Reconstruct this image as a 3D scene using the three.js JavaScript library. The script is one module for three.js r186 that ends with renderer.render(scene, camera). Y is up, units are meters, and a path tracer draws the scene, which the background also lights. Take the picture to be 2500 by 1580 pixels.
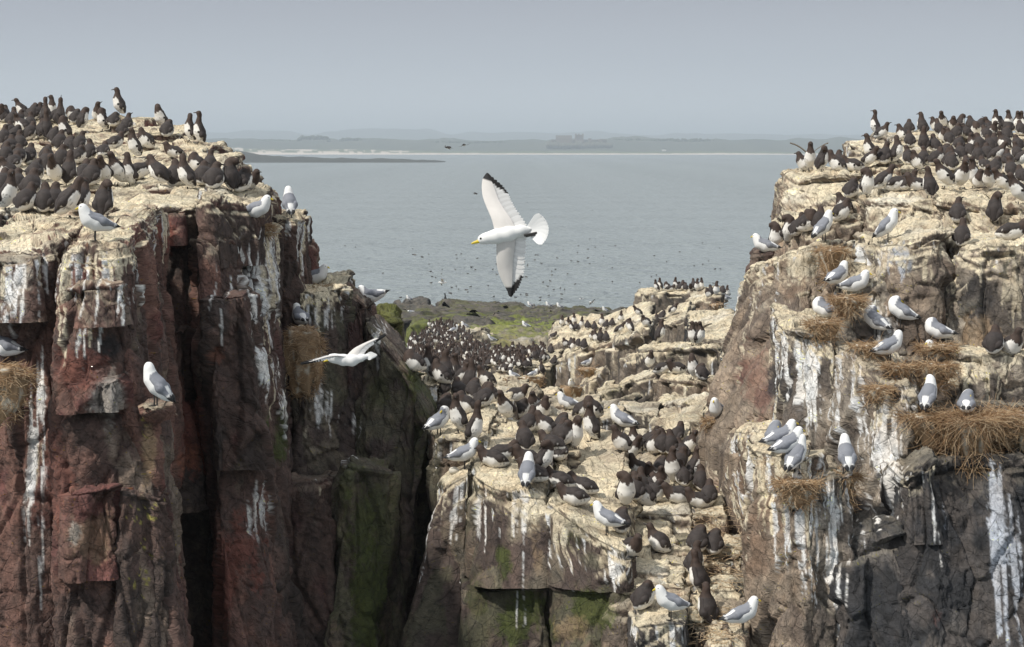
import * as THREE from 'three';
import { mergeGeometries } from 'three/addons/utils/BufferGeometryUtils.js';
import { MeshBVH } from 'three-mesh-bvh';

// ---------------------------------------------------------------- camera, sky, sun, exposure
const scene = new THREE.Scene();
const EYE = 12, F = 4665, HZ = 362;                       // metres above the sea, focal length and horizon row on a 2500 x 1580 picture
const camera = new THREE.PerspectiveCamera(2 * Math.atan(1218 / F) * 180 / Math.PI, 2500 / 1580, 0.5, 40000);
camera.position.set(0, EYE, 0); camera.lookAt(0, EYE, -100);
camera.setViewOffset(2500, 2436, 0, 1218 - HZ, 2500, 1580);
const fullAspect = 2500 / 2436; camera.aspect = fullAspect; camera.updateProjectionMatrix();
const renderer = new THREE.WebGLRenderer({ antialias: true });
renderer.toneMapping = THREE.LinearToneMapping; renderer.toneMappingExposure = 1.08;
renderer.shadowMap.enabled = true;

const SUN = new THREE.Vector3(-0.60, 0.80, 0.38).normalize();
{
  const W = 1024, H = 512, data = new Float32Array(W * H * 4);
  const mixc = (a, b, t) => a.map((v, i) => v + (b[i] - v) * t);
  const stops = [[-90, [0.42, 0.45, 0.48]], [-1, [0.60, 0.645, 0.69]], [0, [0.60, 0.645, 0.69]], [1.2, [0.55, 0.595, 0.645]], [2.6, [0.455, 0.495, 0.55]], [4.4, [0.38, 0.405, 0.46]], [12, [0.43, 0.46, 0.51]], [35, [0.62, 0.66, 0.705]], [90, [0.76, 0.79, 0.82]]];
  for (let j = 0; j < H; j++) {
    const el = (j + 0.5) / H * 180 - 90;
    let c = stops[0][1];
    for (let s = 0; s < stops.length - 1; s++) if (el >= stops[s][0] && el <= stops[s + 1][0]) c = mixc(stops[s][1], stops[s + 1][1], (el - stops[s][0]) / (stops[s + 1][0] - stops[s][0]));
    for (let i = 0; i < W; i++) {
      const o = (j * W + i) * 4;
      const az = i / W * Math.PI * 2, w = Math.max(0, el) > 0 ? 1 : 0;
      const band = 1 + w * 0.012 * Math.sin(az * 5 + Math.sin(el * 0.5) * 2) * Math.sin(el * 1.7 + 2 * Math.sin(az * 3));
      data[o] = c[0] * band; data[o + 1] = c[1] * band; data[o + 2] = c[2] * (1 + (band - 1) * 0.8); data[o + 3] = 1;
    }
  }
  const sky = new THREE.DataTexture(data, W, H, THREE.RGBAFormat, THREE.FloatType);
  sky.mapping = THREE.EquirectangularReflectionMapping; sky.magFilter = THREE.LinearFilter; sky.minFilter = THREE.LinearFilter; sky.needsUpdate = true;
  scene.background = sky; scene.environment = sky;
}
const sun = new THREE.DirectionalLight(new THREE.Color(1, 0.95, 0.87), 3.7);
sun.position.copy(SUN).multiplyScalar(80).add(new THREE.Vector3(0, 8, -30)); sun.target.position.set(0, 8, -30);
sun.castShadow = true; sun.shadow.radius = 4.5; sun.shadow.mapSize.set(4096, 4096);
Object.assign(sun.shadow.camera, { left: -40, right: 40, top: 60, bottom: -60, near: 1, far: 260 });
scene.add(sun, sun.target);
scene.fog = new THREE.FogExp2(new THREE.Color(0.80, 0.91, 1.0), 0.00022);

// ---------------------------------------------------------------- helpers
const V = (x, y, z) => new THREE.Vector3(x, y, z);
const at = (px, py, d) => V((px - 1250) / F * d, EYE - (py - HZ) / F * d, -d);
let seed0 = 12345;
const rnd = () => { seed0 = (Math.imul(seed0, 1664525) + 1013904223) >>> 0; return seed0 / 4294967296; };
const rr = (a, b) => a + (b - a) * rnd();
function hash(i, j, k) { let h = Math.imul(i, 374761393) + Math.imul(j, 668265263) + Math.imul(k, 1274126177) | 0; h = Math.imul(h ^ (h >>> 13), 1103515245); h = Math.imul(h ^ (h >>> 15), 0x5bd1e995); return ((h ^ (h >>> 14)) >>> 0) / 4294967296; }
function noise(x, y, z) {
  const i = Math.floor(x), j = Math.floor(y), k = Math.floor(z); let u = x - i, v = y - j, w = z - k;
  u = u * u * (3 - 2 * u); v = v * v * (3 - 2 * v); w = w * w * (3 - 2 * w);
  const a = hash(i, j, k), b = hash(i + 1, j, k), c = hash(i, j + 1, k), d = hash(i + 1, j + 1, k), e = hash(i, j, k + 1), f = hash(i + 1, j, k + 1), g = hash(i, j + 1, k + 1), h = hash(i + 1, j + 1, k + 1);
  const p = a + (b - a) * u, q = c + (d - c) * u, r = e + (f - e) * u, s = g + (h - g) * u, m = p + (q - p) * v, n = r + (s - r) * v;
  return (m + (n - m) * w) * 2 - 1;
}
const fbm = (x, y, z, o = 3) => { let s = 0, a = 0.5, t = 0; for (let i = 0; i < o; i++) { s += a * noise(x, y, z); t += a; a *= 0.5; x = x * 2.03 + 17.1; y = y * 2.03 + 5.3; z = z * 2.03 + 9.7; } return s / t; };
const sst = (a, b, x) => { x = (x - a) / (b - a); x = x < 0 ? 0 : x > 1 ? 1 : x; return x * x * (3 - 2 * x); };
const WOR = { f1: 0, f2: 0, id: 0, dx: 0, dy: 0, dz: 0, id2: 0, ex: 0, ey: 0, ez: 0 };
const plane = (id, x, y, z, a, b) => a * (hash(id, 1, 2) - 0.5) + b * ((hash(id, 2, 5) - 0.5) * x + (hash(id, 5, 5) - 0.5) * y + (hash(id, 8, 5) - 0.5) * z);
function facet(W, a, b, w) { const p = plane(W.id, W.dx, W.dy, W.dz, a, b), q = plane(W.id2, W.ex, W.ey, W.ez, a, b), t = 0.5 + 0.5 * Math.min(1, (W.f2 - W.f1) / w); return p * t + q * (1 - t); }
function worley(x, y, z, s) {
  const i0 = Math.floor(x), j0 = Math.floor(y), k0 = Math.floor(z); let f1 = 9, f2 = 9;
  for (let i = i0 - 1; i <= i0 + 1; i++) for (let j = j0 - 1; j <= j0 + 1; j++) for (let k = k0 - 1; k <= k0 + 1; k++) {
    const a = hash(i + s, j, k), b = hash(i, j + s + 57, k), c = hash(i, j, k + s + 113);
    const dx = x - i - a, dy = y - j - b, dz = z - k - c, d = dx * dx + dy * dy + dz * dz;
    if (d < f1) { f2 = f1; WOR.id2 = WOR.id; WOR.ex = WOR.dx; WOR.ey = WOR.dy; WOR.ez = WOR.dz; f1 = d; WOR.id = (a * 7919 + b * 104729 + c * 1299709) | 0; WOR.dx = dx; WOR.dy = dy; WOR.dz = dz; } else if (d < f2) { f2 = d; WOR.id2 = (a * 7919 + b * 104729 + c * 1299709) | 0; WOR.ex = dx; WOR.ey = dy; WOR.ez = dz; }
  }
  WOR.f1 = Math.sqrt(f1); WOR.f2 = Math.sqrt(f2); return WOR;
}
const names = new Map();
function numbered(n) { const k = names.get(n) || 0; names.set(n, k + 1); return k ? n + '_' + String(k).padStart(3, '0') : n; }
function tag(o, label, category, group) { o.userData.label = label; o.userData.category = category; if (group) o.userData.group = group; return o; }
function top(o, name) { o.name = numbered(name); scene.add(o); return o; }
function structure(o, name) { top(o, name); o.userData.kind = 'structure'; return o; }
function group(name, pos) { const g = new THREE.Group(); if (pos) g.position.copy(pos); return top(g, name); }
function part(parent, name, geo, mat) { const m = new THREE.Mesh(geo, mat); m.name = name; m.castShadow = m.receiveShadow = true; parent.add(m); return m; }
const mat = (c, rough = 0.9, o = {}) => new THREE.MeshStandardMaterial({ color: new THREE.Color().setRGB(...c), roughness: rough, ...o });
const VC = new THREE.MeshStandardMaterial({ vertexColors: true, roughness: 0.92 });
// ---------------------------------------------------------------- rock
/* grain of the stone: a tile of 1.6 m, grit, pits, hair cracks and flaking, used for colour and for relief */
const ROCKMAT = (() => {
  const S = 1024, h = new Float32Array(S * S), tn = (x, y, f, s) => { const i = Math.floor(x * f), j = Math.floor(y * f); let u = x * f - i, v = y * f - j; u = u * u * (3 - 2 * u); v = v * v * (3 - 2 * v); const w = a => (a % f + f) % f, a = hash(w(i), w(j), s), b = hash(w(i + 1), w(j), s), c = hash(w(i), w(j + 1), s), d = hash(w(i + 1), w(j + 1), s); return (a + (b - a) * u + (c - a) * v + (a - b - c + d) * u * v) * 2 - 1; };
  const cells = (x, y, f, s) => { const i0 = Math.floor(x * f), j0 = Math.floor(y * f); let f1 = 9, f2 = 9, id = 0; for (let i = i0 - 1; i <= i0 + 1; i++) for (let j = j0 - 1; j <= j0 + 1; j++) { const a = (i % f + f) % f, b = (j % f + f) % f, dx = x * f - i - hash(a, b, s), dy = y * f - j - hash(a, b, s + 1), d = dx * dx + dy * dy; if (d < f1) { f2 = f1; f1 = d; id = hash(a, b, s + 2); } else if (d < f2) f2 = d; } return [Math.sqrt(f2) - Math.sqrt(f1), id]; };
  const col = new Uint8Array(S * S * 4), bmp = new Uint8Array(S * S * 4);
  for (let j = 0; j < S; j++) for (let i = 0; i < S; i++) {
    const x = i / S, y = j / S, wx = x + 0.012 * tn(x, y, 14, 5), wy = y + 0.012 * tn(x, y, 14, 6);
    const g = 0.5 * tn(x, y, 40, 1) + 0.5 * tn(x, y, 90, 2) + 0.6 * tn(x, y, 200, 3) + 0.5 * tn(x, y, 420, 4), m = 0.6 * tn(x, y, 9, 7) + 0.5 * tn(x, y, 20, 8), [e, id] = cells(wx, wy, 11, 21), [e2, id2] = cells(wx, wy, 30, 31);
    const crack = 1 - sst(0.0, 0.05, e), c2 = (1 - sst(0, 0.09, e2)) * sst(0.0, 0.35, m), pit = sst(0.55, 0.8, tn(x, y, 130, 12)), fleck = sst(0.62, 0.8, tn(x, y, 170, 13));
    const ht = 0.5 + 0.13 * g + 0.12 * m + 0.12 * (id - 0.5) + 0.07 * (id2 - 0.5) - 0.3 * crack - 0.16 * c2 - 0.2 * pit;
    const lum = 0.70 * (1 + 0.20 * g + 0.14 * m + 0.20 * (id - 0.5) + 0.16 * (id2 - 0.5)) * (1 - 0.35 * crack) * (1 - 0.22 * c2) * (1 - 0.32 * pit) * (1 + 0.25 * fleck);
    const o = (j * S + i) * 4, L = Math.max(0.1, Math.min(1, lum)), B = Math.max(0, Math.min(255, ht * 255)), sr = v => 255 * (v <= 0.0031308 ? 12.92 * v : 1.055 * Math.pow(v, 1 / 2.4) - 0.055), hue = 0.04 * tn(x, y, 16, 15);
    col[o] = Math.min(255, sr(L * (1 + hue))); col[o + 1] = sr(L); col[o + 2] = sr(L * (1 - hue)); col[o + 3] = 255; bmp[o] = bmp[o + 1] = bmp[o + 2] = B; bmp[o + 3] = 255;
  }
  const mk = (d, srgb) => { const t = new THREE.DataTexture(d, S, S); t.wrapS = t.wrapT = THREE.RepeatWrapping; t.magFilter = THREE.LinearFilter; t.minFilter = THREE.LinearMipmapLinearFilter; t.generateMipmaps = true; if (srgb) t.colorSpace = THREE.SRGBColorSpace; t.repeat.set(1 / 1.6, 1 / 1.6); t.needsUpdate = true; return t; };
  return new THREE.MeshStandardMaterial({ vertexColors: true, roughness: 0.92, map: mk(col, true), bumpMap: mk(bmp, false), bumpScale: 0.022 });
})();
const PAL = {
  red: [[0.11, 0.046, 0.039], [0.135, 0.072, 0.056], [0.085, 0.053, 0.044], [0.16, 0.122, 0.095]],
  brown: [[0.16, 0.112, 0.08], [0.23, 0.18, 0.135], [0.12, 0.092, 0.072], [0.28, 0.23, 0.175]],
  grey: [[0.17, 0.138, 0.11], [0.25, 0.212, 0.17], [0.10, 0.083, 0.07], [0.30, 0.26, 0.205]],
  slate: [[0.13, 0.105, 0.085], [0.20, 0.165, 0.13], [0.07, 0.058, 0.05], [0.24, 0.20, 0.155]],
  dark: [[0.036, 0.032, 0.031], [0.06, 0.052, 0.048], [0.022, 0.022, 0.024], [0.085, 0.076, 0.07]],
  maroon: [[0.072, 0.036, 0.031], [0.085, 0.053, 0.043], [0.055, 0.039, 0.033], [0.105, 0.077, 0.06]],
  olive: [[0.10, 0.075, 0.055], [0.085, 0.075, 0.05], [0.07, 0.05, 0.042], [0.14, 0.115, 0.085]],
};
const CREAM = [0.56, 0.485, 0.35], WHITE = [0.62, 0.59, 0.52], DIRT = [0.27, 0.205, 0.13];
const PATCH = [];                                            // stains with an outline of their own, where the photograph shows them
const STAIN = { white: [0.66, 0.65, 0.63], moss: [0.048, 0.056, 0.014], red: [0.15, 0.05, 0.036], orange: [0.21, 0.075, 0.042], black: [0.02, 0.02, 0.022], cream: CREAM, lichen: [0.30, 0.26, 0.07], grey: [0.25, 0.235, 0.21], tan: [0.27, 0.19, 0.115], blue: [0.36, 0.38, 0.42] };
function patch(kind, px, py, d, wx, wy, amount = 1) { const s = d / F; PATCH.push({ kind, c: STAIN[kind], p: at(px, py, d), rx: wx * s, ry: wy * s, rz: Math.max(wx * s, 0.6) * 1.7, a: amount }); }
const rocks = [];                                            // every rock mesh, for setting things down on
const OUT = [0, 0, 0];
function rockColour(x, y, z, nx, ny, nz, below, o, cell, P, tx, tz, tp) {
  const sd = o.seed * 3.1;
  const m1 = fbm(x * 1.3 + sd, y * 0.9, z * 1.3, 3), m2 = fbm(x * 5 + sd, y * 3.1, z * 5, 3), m3 = noise(x * 13, y * 1.6, z * 13), g1 = noise(x * 42, y * 42, z * 42), g2 = noise(x * 90, y * 90, z * 90);
  const p = o.pal; const ci = hash(cell, 3, 7);
  const w = (m1 * 1.2 + m2 * 0.8 + (ci - 0.5) * 1.2) * 0.5 + 0.5, q = Math.max(0, Math.min(2.999, w * 3)), a = p[q | 0], b = p[(q | 0) + 1], f = sst(0.25, 0.75, q % 1);
  const g0 = noise(x * 19 + sd, y * 15, z * 19), tone = (0.8 + 0.4 * hash(cell, 9, 1)) * (1 + 0.2 * m3 + 0.22 * g0 + 0.26 * g1 + 0.2 * g2);
  let r = (a[0] + (b[0] - a[0]) * f) * tone, g = (a[1] + (b[1] - a[1]) * f) * tone, l = (a[2] + (b[2] - a[2]) * f) * tone;
  const sp = sst(0.42, 0.62, m2 + 0.35 * g1); r *= 1 - 0.5 * sp; g *= 1 - 0.48 * sp; l *= 1 - 0.46 * sp;      // dark lichen mottling
  // stains
  for (let i = 0; i < P.length; i++) {
    const t = P[i], dx = (x - t.p.x) / t.rx, dy = (y - t.p.y) / t.ry, dz = (z - t.p.z) / t.rz; let d2 = dx * dx + dy * dy + dz * dz; if (d2 > 2.2) continue;
    const streaky = t.kind === 'white' || t.kind === 'cream' || t.kind === 'blue';
    let k;
    if (t.kind === 'lichen') { k = sst(0.42, 0.55, noise(x * 34 + 5, y * 34, z * 34) - Math.max(0, Math.sqrt(d2) - 0.6)); }
    else if (streaky) { const qx = tp > 0.5 ? x : tx, qz = tp > 0.5 ? z : tz, n = 0.62 * noise(qx * 24 + sd, y * 0.6, qz * 24) + 0.5 * noise(qx * 58, y * 1.2, qz * 58) + 0.3 * m2; k = sst(0.0, 0.22, n + 0.75 - Math.sqrt(d2) * 1.0 + 0.15 * g1 - 0.15); }
    else { k = sst(0, 0.35, 0.9 - Math.sqrt(d2) + 0.75 * m2 + 0.25 * g1); }
    k *= t.a; const v = 1 + 0.22 * g1 + 0.15 * m2; r += (t.c[0] * v - r) * k; g += (t.c[1] * v - g) * k; l += (t.c[2] * v - l) * k;
  }
  // runs of guano down the faces
  if (o.st > 0 && tp < 0.9) {
    const wob = 0.012 * noise(tx * 9, y * 5, tz * 9), ux = (tx + wob) * o.sf, uz = (tz + wob) * o.sf;
    const amount = o.st + 0.5 * fbm(tx * 2.3 + 40 + sd, 3, tz * 2.3, 2), len = o.sl * (0.3 + 1.5 * Math.pow(noise(ux * 9 + 9, sd, uz * 9) * 0.5 + 0.5, 1.6));
    const s = 0.62 * noise(ux * 27 + sd, y * 0.35, uz * 27) + 0.5 * noise(ux * 63, y * 0.6 + sd, uz * 63) + 0.12 * g1;
    const thr = 0.80 - amount * 1.15 + Math.pow(Math.max(0, below) / len, 1.4) * 0.8;
    const k = sst(thr, thr + 0.10, s) * 0.92 * sst(-0.55, 0.0, ny + 0.3) * (1 - sst(0.4, 0.65, ny)) * (1 - sst(0.35, 0.9, tp));
    const c = noise(tx * 11 + 3, y * 0.7, tz * 11) * 0.5 + 0.5 + (o.cr8 || 0);
    const wh = c < 0.5 ? 1 : 0, v = 1 + 0.15 * g1;
    const cr = (wh ? 0.66 : 0.58) * v, cg = (wh ? 0.66 : 0.515) * v, cb = (wh ? 0.655 : 0.39) * v;
    r += (cr - r) * k; g += (cg - g) * k; l += (cb - l) * k;
  }
  // crust of guano on tops
  if (o.g > 0) {
    const bare = sst(0.12, 0.4, fbm(x * 4.1 + 31, y * 4.1, z * 4.1 + sd, 3) + 0.25 * g1 + 0.15 * g2); const k = o.g * (1 - 0.6 * bare) * sst(0.36, 0.66, ny + 0.2 * m2 + 0.12 * g1 - 0.55 * sst(0.12, 0.6, below));
    const v = 1 + 0.16 * g1 + 0.12 * g2 + 0.2 * m2, d = sst(0.2, 0.65, fbm(x * 3.3 + 11, y * 3.3, z * 3.3, 3) + 0.3 * g1) * 0.55, wv = sst(0.1, 0.6, m1) * 0.5, sp2 = sst(0.55, 0.75, noise(x * 31, y * 31 + 8, z * 31)) * 0.5;
    let cr = CREAM[0] + (WHITE[0] - CREAM[0]) * wv, cg = CREAM[1] + (WHITE[1] - CREAM[1]) * wv, cb = CREAM[2] + (WHITE[2] - CREAM[2]) * wv;
    cr = (cr + (DIRT[0] - cr) * d) * v * (1 - sp2); cg = (cg + (DIRT[1] - cg) * d) * v * (1 - sp2); cb = (cb + (DIRT[2] - cb) * d) * v * (1 - sp2);
    r += (cr - r) * k; g += (cg - g) * k; l += (cb - l) * k;
  }
  if (o.moss > 0) {
    const k = o.moss * sst(-0.1, 0.3, fbm(x * 2.1 + 70, y * 1.5, z * 2.1, 3) + 0.2 * g1 + (o.mossBias || 0)); const v = 1 + 0.5 * m2 + 0.3 * g1;
    r += ((o.mossC || STAIN.moss)[0] * v - r) * k; g += ((o.mossC || STAIN.moss)[1] * v - g) * k; l += ((o.mossC || STAIN.moss)[2] * v - l) * k;
  }
  OUT[0] = Math.max(0.004, r); OUT[1] = Math.max(0.004, g); OUT[2] = Math.max(0.004, l);
}
let rockSeed = 1;
const SPECS = [];
/* a jointed block: a four-cornered footprint (with breaks in its front edge), battered sides, a tilted top with a worn edge.
   Blocks are noted first and meshed together in meshRocks(), finely only where a viewer near the camera can see them. */
function rock(parent, name, tl, tr, th, o = {}) {
  o = { pal: PAL.red, st: 0.5, sl: 1, g: 1, moss: 0, rough: 1, er: 0.1, cr: 0.12, rise: 0.1, sk: 0, yb: 1600, seed: rockSeed++, toSea: true, ...o };
  o.sf ??= Math.min(1, 20 / tl[2]); const m = new THREE.Mesh(new THREE.BufferGeometry(), ROCKMAT); m.castShadow = m.receiveShadow = true; m.name = name; if (parent) parent.add(m);
  const TL = at(...tl), TR = at(...tr), dm = (tl[2] + tr[2]) / 2, res = (o.res || 1.3) * 1.3 * dm / (F * 1024 / 2500);
  const ex = TR.x - TL.x, ez = TR.z - TL.z, el = Math.hypot(ex, ez), bx = ez / el, bz = -ex / el;    // direction to the back
  const pq = o.pq ?? 0.15, bl0 = Math.hypot(bx * pq, bz * pq - 1 + pq), skx = bx * pq / bl0 + o.sk, skz = (bz * pq - 1 + pq) / bl0;
  const TBL = V(TL.x + skx * th, TL.y + o.rise, TL.z + skz * th), TBR = V(TR.x + skx * th, TR.y + (o.riseR ?? o.rise), TR.z + skz * th);
  const bl = o.bl || [tl[0], tl[2] - 0.15], br = o.br || [tr[0], tr[2] - 0.15];
  const BL = at(bl[0], o.yb, bl[1]), BR = at(br[0], o.yb, br[1]), yB = Math.min(BL.y, BR.y);
  const brk = o.front || [[0.3 + 0.4 * hash(o.seed, 1, 1), (hash(o.seed, 2, 1) - 0.35) * 0.16 * el]];
  const T = [[TL.x, TL.z]], B = [[BL.x, BL.z]];
  for (const [f, off] of brk) { T.push([TL.x + ex * f - bx * off, TL.z + ez * f - bz * off]); const e2x = BR.x - BL.x, e2z = BR.z - BL.z; B.push([BL.x + e2x * f - bx * off * (o.offB ?? 1), BL.z + e2z * f - bz * off * (o.offB ?? 1)]); }
  T.push([TR.x, TR.z], [TBR.x, TBR.z], [TBL.x, TBL.z]); B.push([BR.x, BR.z], [TBR.x + 0.05, TBR.z - 0.1], [TBL.x - 0.05, TBL.z - 0.1]);
  const lerp2 = (a, b, t) => [a[0] + (b[0] - a[0]) * t, a[1] + (b[1] - a[1]) * t];
  const n = T.length, pts = []; let extra = 0, cBack = 0;
  for (let pass = 0; pass < 2; pass++) { pts.length = 0;
  for (let i = 0; i < n; i++) {
    const j = (i + 1) % n, h = (i + n - 1) % n, len = Math.hypot(T[j][0] - T[i][0], T[j][1] - T[i][1]), lenH = Math.hypot(T[h][0] - T[i][0], T[h][1] - T[i][1]), lenN = Math.hypot(T[(j + 1) % n][0] - T[j][0], T[(j + 1) % n][1] - T[j][1]);
    const c = Math.min(o.cr, 0.4 * len, 0.4 * lenH), cn = Math.min(o.cr, 0.4 * len, 0.4 * lenN);
    const k = Math.max(2, Math.round(2.2 * c / res)); if (i === n - 1) cBack = pts.length;
    for (let q = 0; q < k; q++) { const t = q / k, u = (1 - t) * (1 - t), v = 2 * t * (1 - t), w = t * t; const f = P => { const A = lerp2(P[i], P[h], c / lenH), D = lerp2(P[i], P[j], c / len); return [A[0] * u + P[i][0] * v + D[0] * w, A[1] * u + P[i][1] * v + D[1] * w]; }; pts.push([f(T), f(B)]); }
    const mm = Math.max(1, Math.round((len - c - cn) / res)) + (i === n - 2 ? extra : 0);
    for (let q = 0; q < mm; q++) { const t = c / len + (1 - (c + cn) / len) * q / mm; pts.push([lerp2(T[i], T[j], t), lerp2(B[i], B[j], t)]); }
  }
  extra = (8 - pts.length % 8) % 8; }
  const N = pts.length; let cx = 0, cz = 0; for (const q of T) { cx += q[0] / n; cz += q[1] / n; }
  const BM = V((TBL.x + TBR.x) / 2, (TBL.y + TBR.y) / 2, (TBL.z + TBR.z) / 2);                      // top plane through the front corners and the back
  const n1 = V(ex, TR.y - TL.y, ez).cross(V(BM.x - TL.x, BM.y - TL.y, BM.z - TL.z)); if (n1.y < 0) n1.negate();
  const yTop = (x, z) => TL.y - (n1.x * (x - TL.x) + n1.z * (z - TL.z)) / n1.y;
  const lowest = Math.min(...pts.map(q => yTop(q[0][0], q[0][1]))), yV = Math.min(Math.max(yB, at(0, 1600, dm).y), lowest - o.er - 0.05), hV = Math.max(0.05, lowest - o.er - yV), rowsV = Math.max(2, Math.round(hV / (res * 1.1))), floor = o.toSea ? -0.6 : yB - (o.sink ?? 0.25);
  const rows = [];
  if (floor < yV - 0.05) { const kk = o.toSea ? 7 : 3; for (let q = 0; q < kk; q++) rows.push([0, floor + (yV - floor) * q / kk]); }
  for (let q = 0; q <= rowsV; q++) rows.push([1, q / rowsV]);
  let R = 0; for (const q of pts) R += Math.hypot(q[0][0] - cx, q[0][1] - cz) / N;
  const er = Math.min(o.er, R * 0.6), es = Math.max(3, Math.round(er * 1.5 / res));
  for (let q = 1; q <= es; q++) { const a = q / es * Math.PI / 2; rows.push([2, er * (1 - Math.cos(a)) / R, er * (1 - Math.sin(a)), Math.cos(a), Math.sin(a)]); }
  const ts = Math.max(2, Math.round((R - er) / (res * (o.topRes || 3.2)))); for (let q = 1; q <= ts; q++) rows.push([2, er / R + (1 - er / R) * q / (ts + 0.6), 0, 0, 1]);
  const tn = []; for (let s = 0; s < N; s++) { const a = pts[(s + N - 1) % N][0], b = pts[(s + 1) % N][0]; let x = -(b[1] - a[1]), z = b[0] - a[0]; const l = Math.hypot(x, z) || 1; tn.push([x / l, z / l]); }
  const hgt = Math.max(0.05, lowest - yB);
  const base = (r, s, b) => { // b: x y z nx ny nz kind
    const row = rows[r], t = pts[s];
    if (row[0] < 2) { const y = row[0] === 0 ? row[1] : yV + (yTop(t[0][0], t[0][1]) - o.er - yV) * row[1], f = Math.min(1, Math.max(0, (y - yB) / hgt)); b[0] = t[1][0] + (t[0][0] - t[1][0]) * f; b[1] = y; b[2] = t[1][1] + (t[0][1] - t[1][1]) * f; b[3] = tn[s][0]; b[4] = 0; b[5] = tn[s][1]; b[6] = 0; }
    else { const x = cx + (t[0][0] - cx) * (1 - row[1]), z = cz + (t[0][1] - cz) * (1 - row[1]); b[0] = x; b[1] = yTop(x, z) - row[2]; b[2] = z; b[3] = tn[s][0] * row[3]; b[4] = row[4]; b[5] = tn[s][1] * row[3]; b[6] = row[4]; }
  };
  SPECS.push({ m, o, res, cBack, N, rows, pts, base, yTop, cx, cz, dm }); rocks.push(m); return m;
}
const BB = new Float64Array(7), REL = { cell: 0, below: 0 };
function relief(S, b) { // moves b along its normal by the rock's relief
  const o = S.o, x = b[0], y = b[1], z = b[2], tp = b[6], fs = o.fs || 1, sc = 1 / fs, sd = o.seed * 7.7;
  const wx = 0.10 * noise(x * 1.7, y * 0.9, z * 1.7 + sd), wy = 0.25 * noise(x * 1.9 + 31, y * 1.2, z * 1.9), ya = tp > 0.3 ? 1.6 : o.ya || 0.55;
  const W = worley((x + wx) * 2.5 * sc + sd, (y + wy) * ya * sc, (z + wx) * 2.5 * sc, o.seed); REL.cell = W.id;
  let d = fs * facet(W, 0.12, 0.24, o.bw || 0.18) - 0.05 * fs * (1 - sst(0, 0.10, W.f2 - W.f1));
  const W2 = worley((x + wx) * 8 * sc + sd, (y + wy) * 2.6 * sc, (z + wx) * 8 * sc, o.seed + 9), e2 = W2.f2 - W2.f1;
  d += fs * facet(W2, 0.034, 0.06, 0.24) - 0.014 * fs * (1 - sst(0, 0.14, e2));
  const cr1 = Math.abs(noise(x * 3.1 + sd, y * 2.3, z * 3.1)), cr2 = Math.abs(noise(x * 8 + sd, y * 5, z * 8));
  d += 0.06 * fs * fbm(x * sc + sd, y * 0.6 * sc, z * sc, 2) + 0.010 * noise(x * 30, y * 18, z * 30) + 0.008 * noise(x * 70, y * 45, z * 70) - 0.032 * (1 - sst(0, 0.055, cr1)) - 0.014 * (1 - sst(0, 0.08, cr2));
  if (tp > 0) d = d * (1 - 0.45 * tp) + tp * (0.03 * fbm(x * 6, y * 6, z * 6, 3) - 0.012 * Math.abs(noise(x * 17, 5, z * 17)));
  d *= o.rough; REL.below = S.yTop(x, z) - y;
  b[0] += b[3] * d; b[1] += b[4] * d; b[2] += b[5] * d;
}
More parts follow.
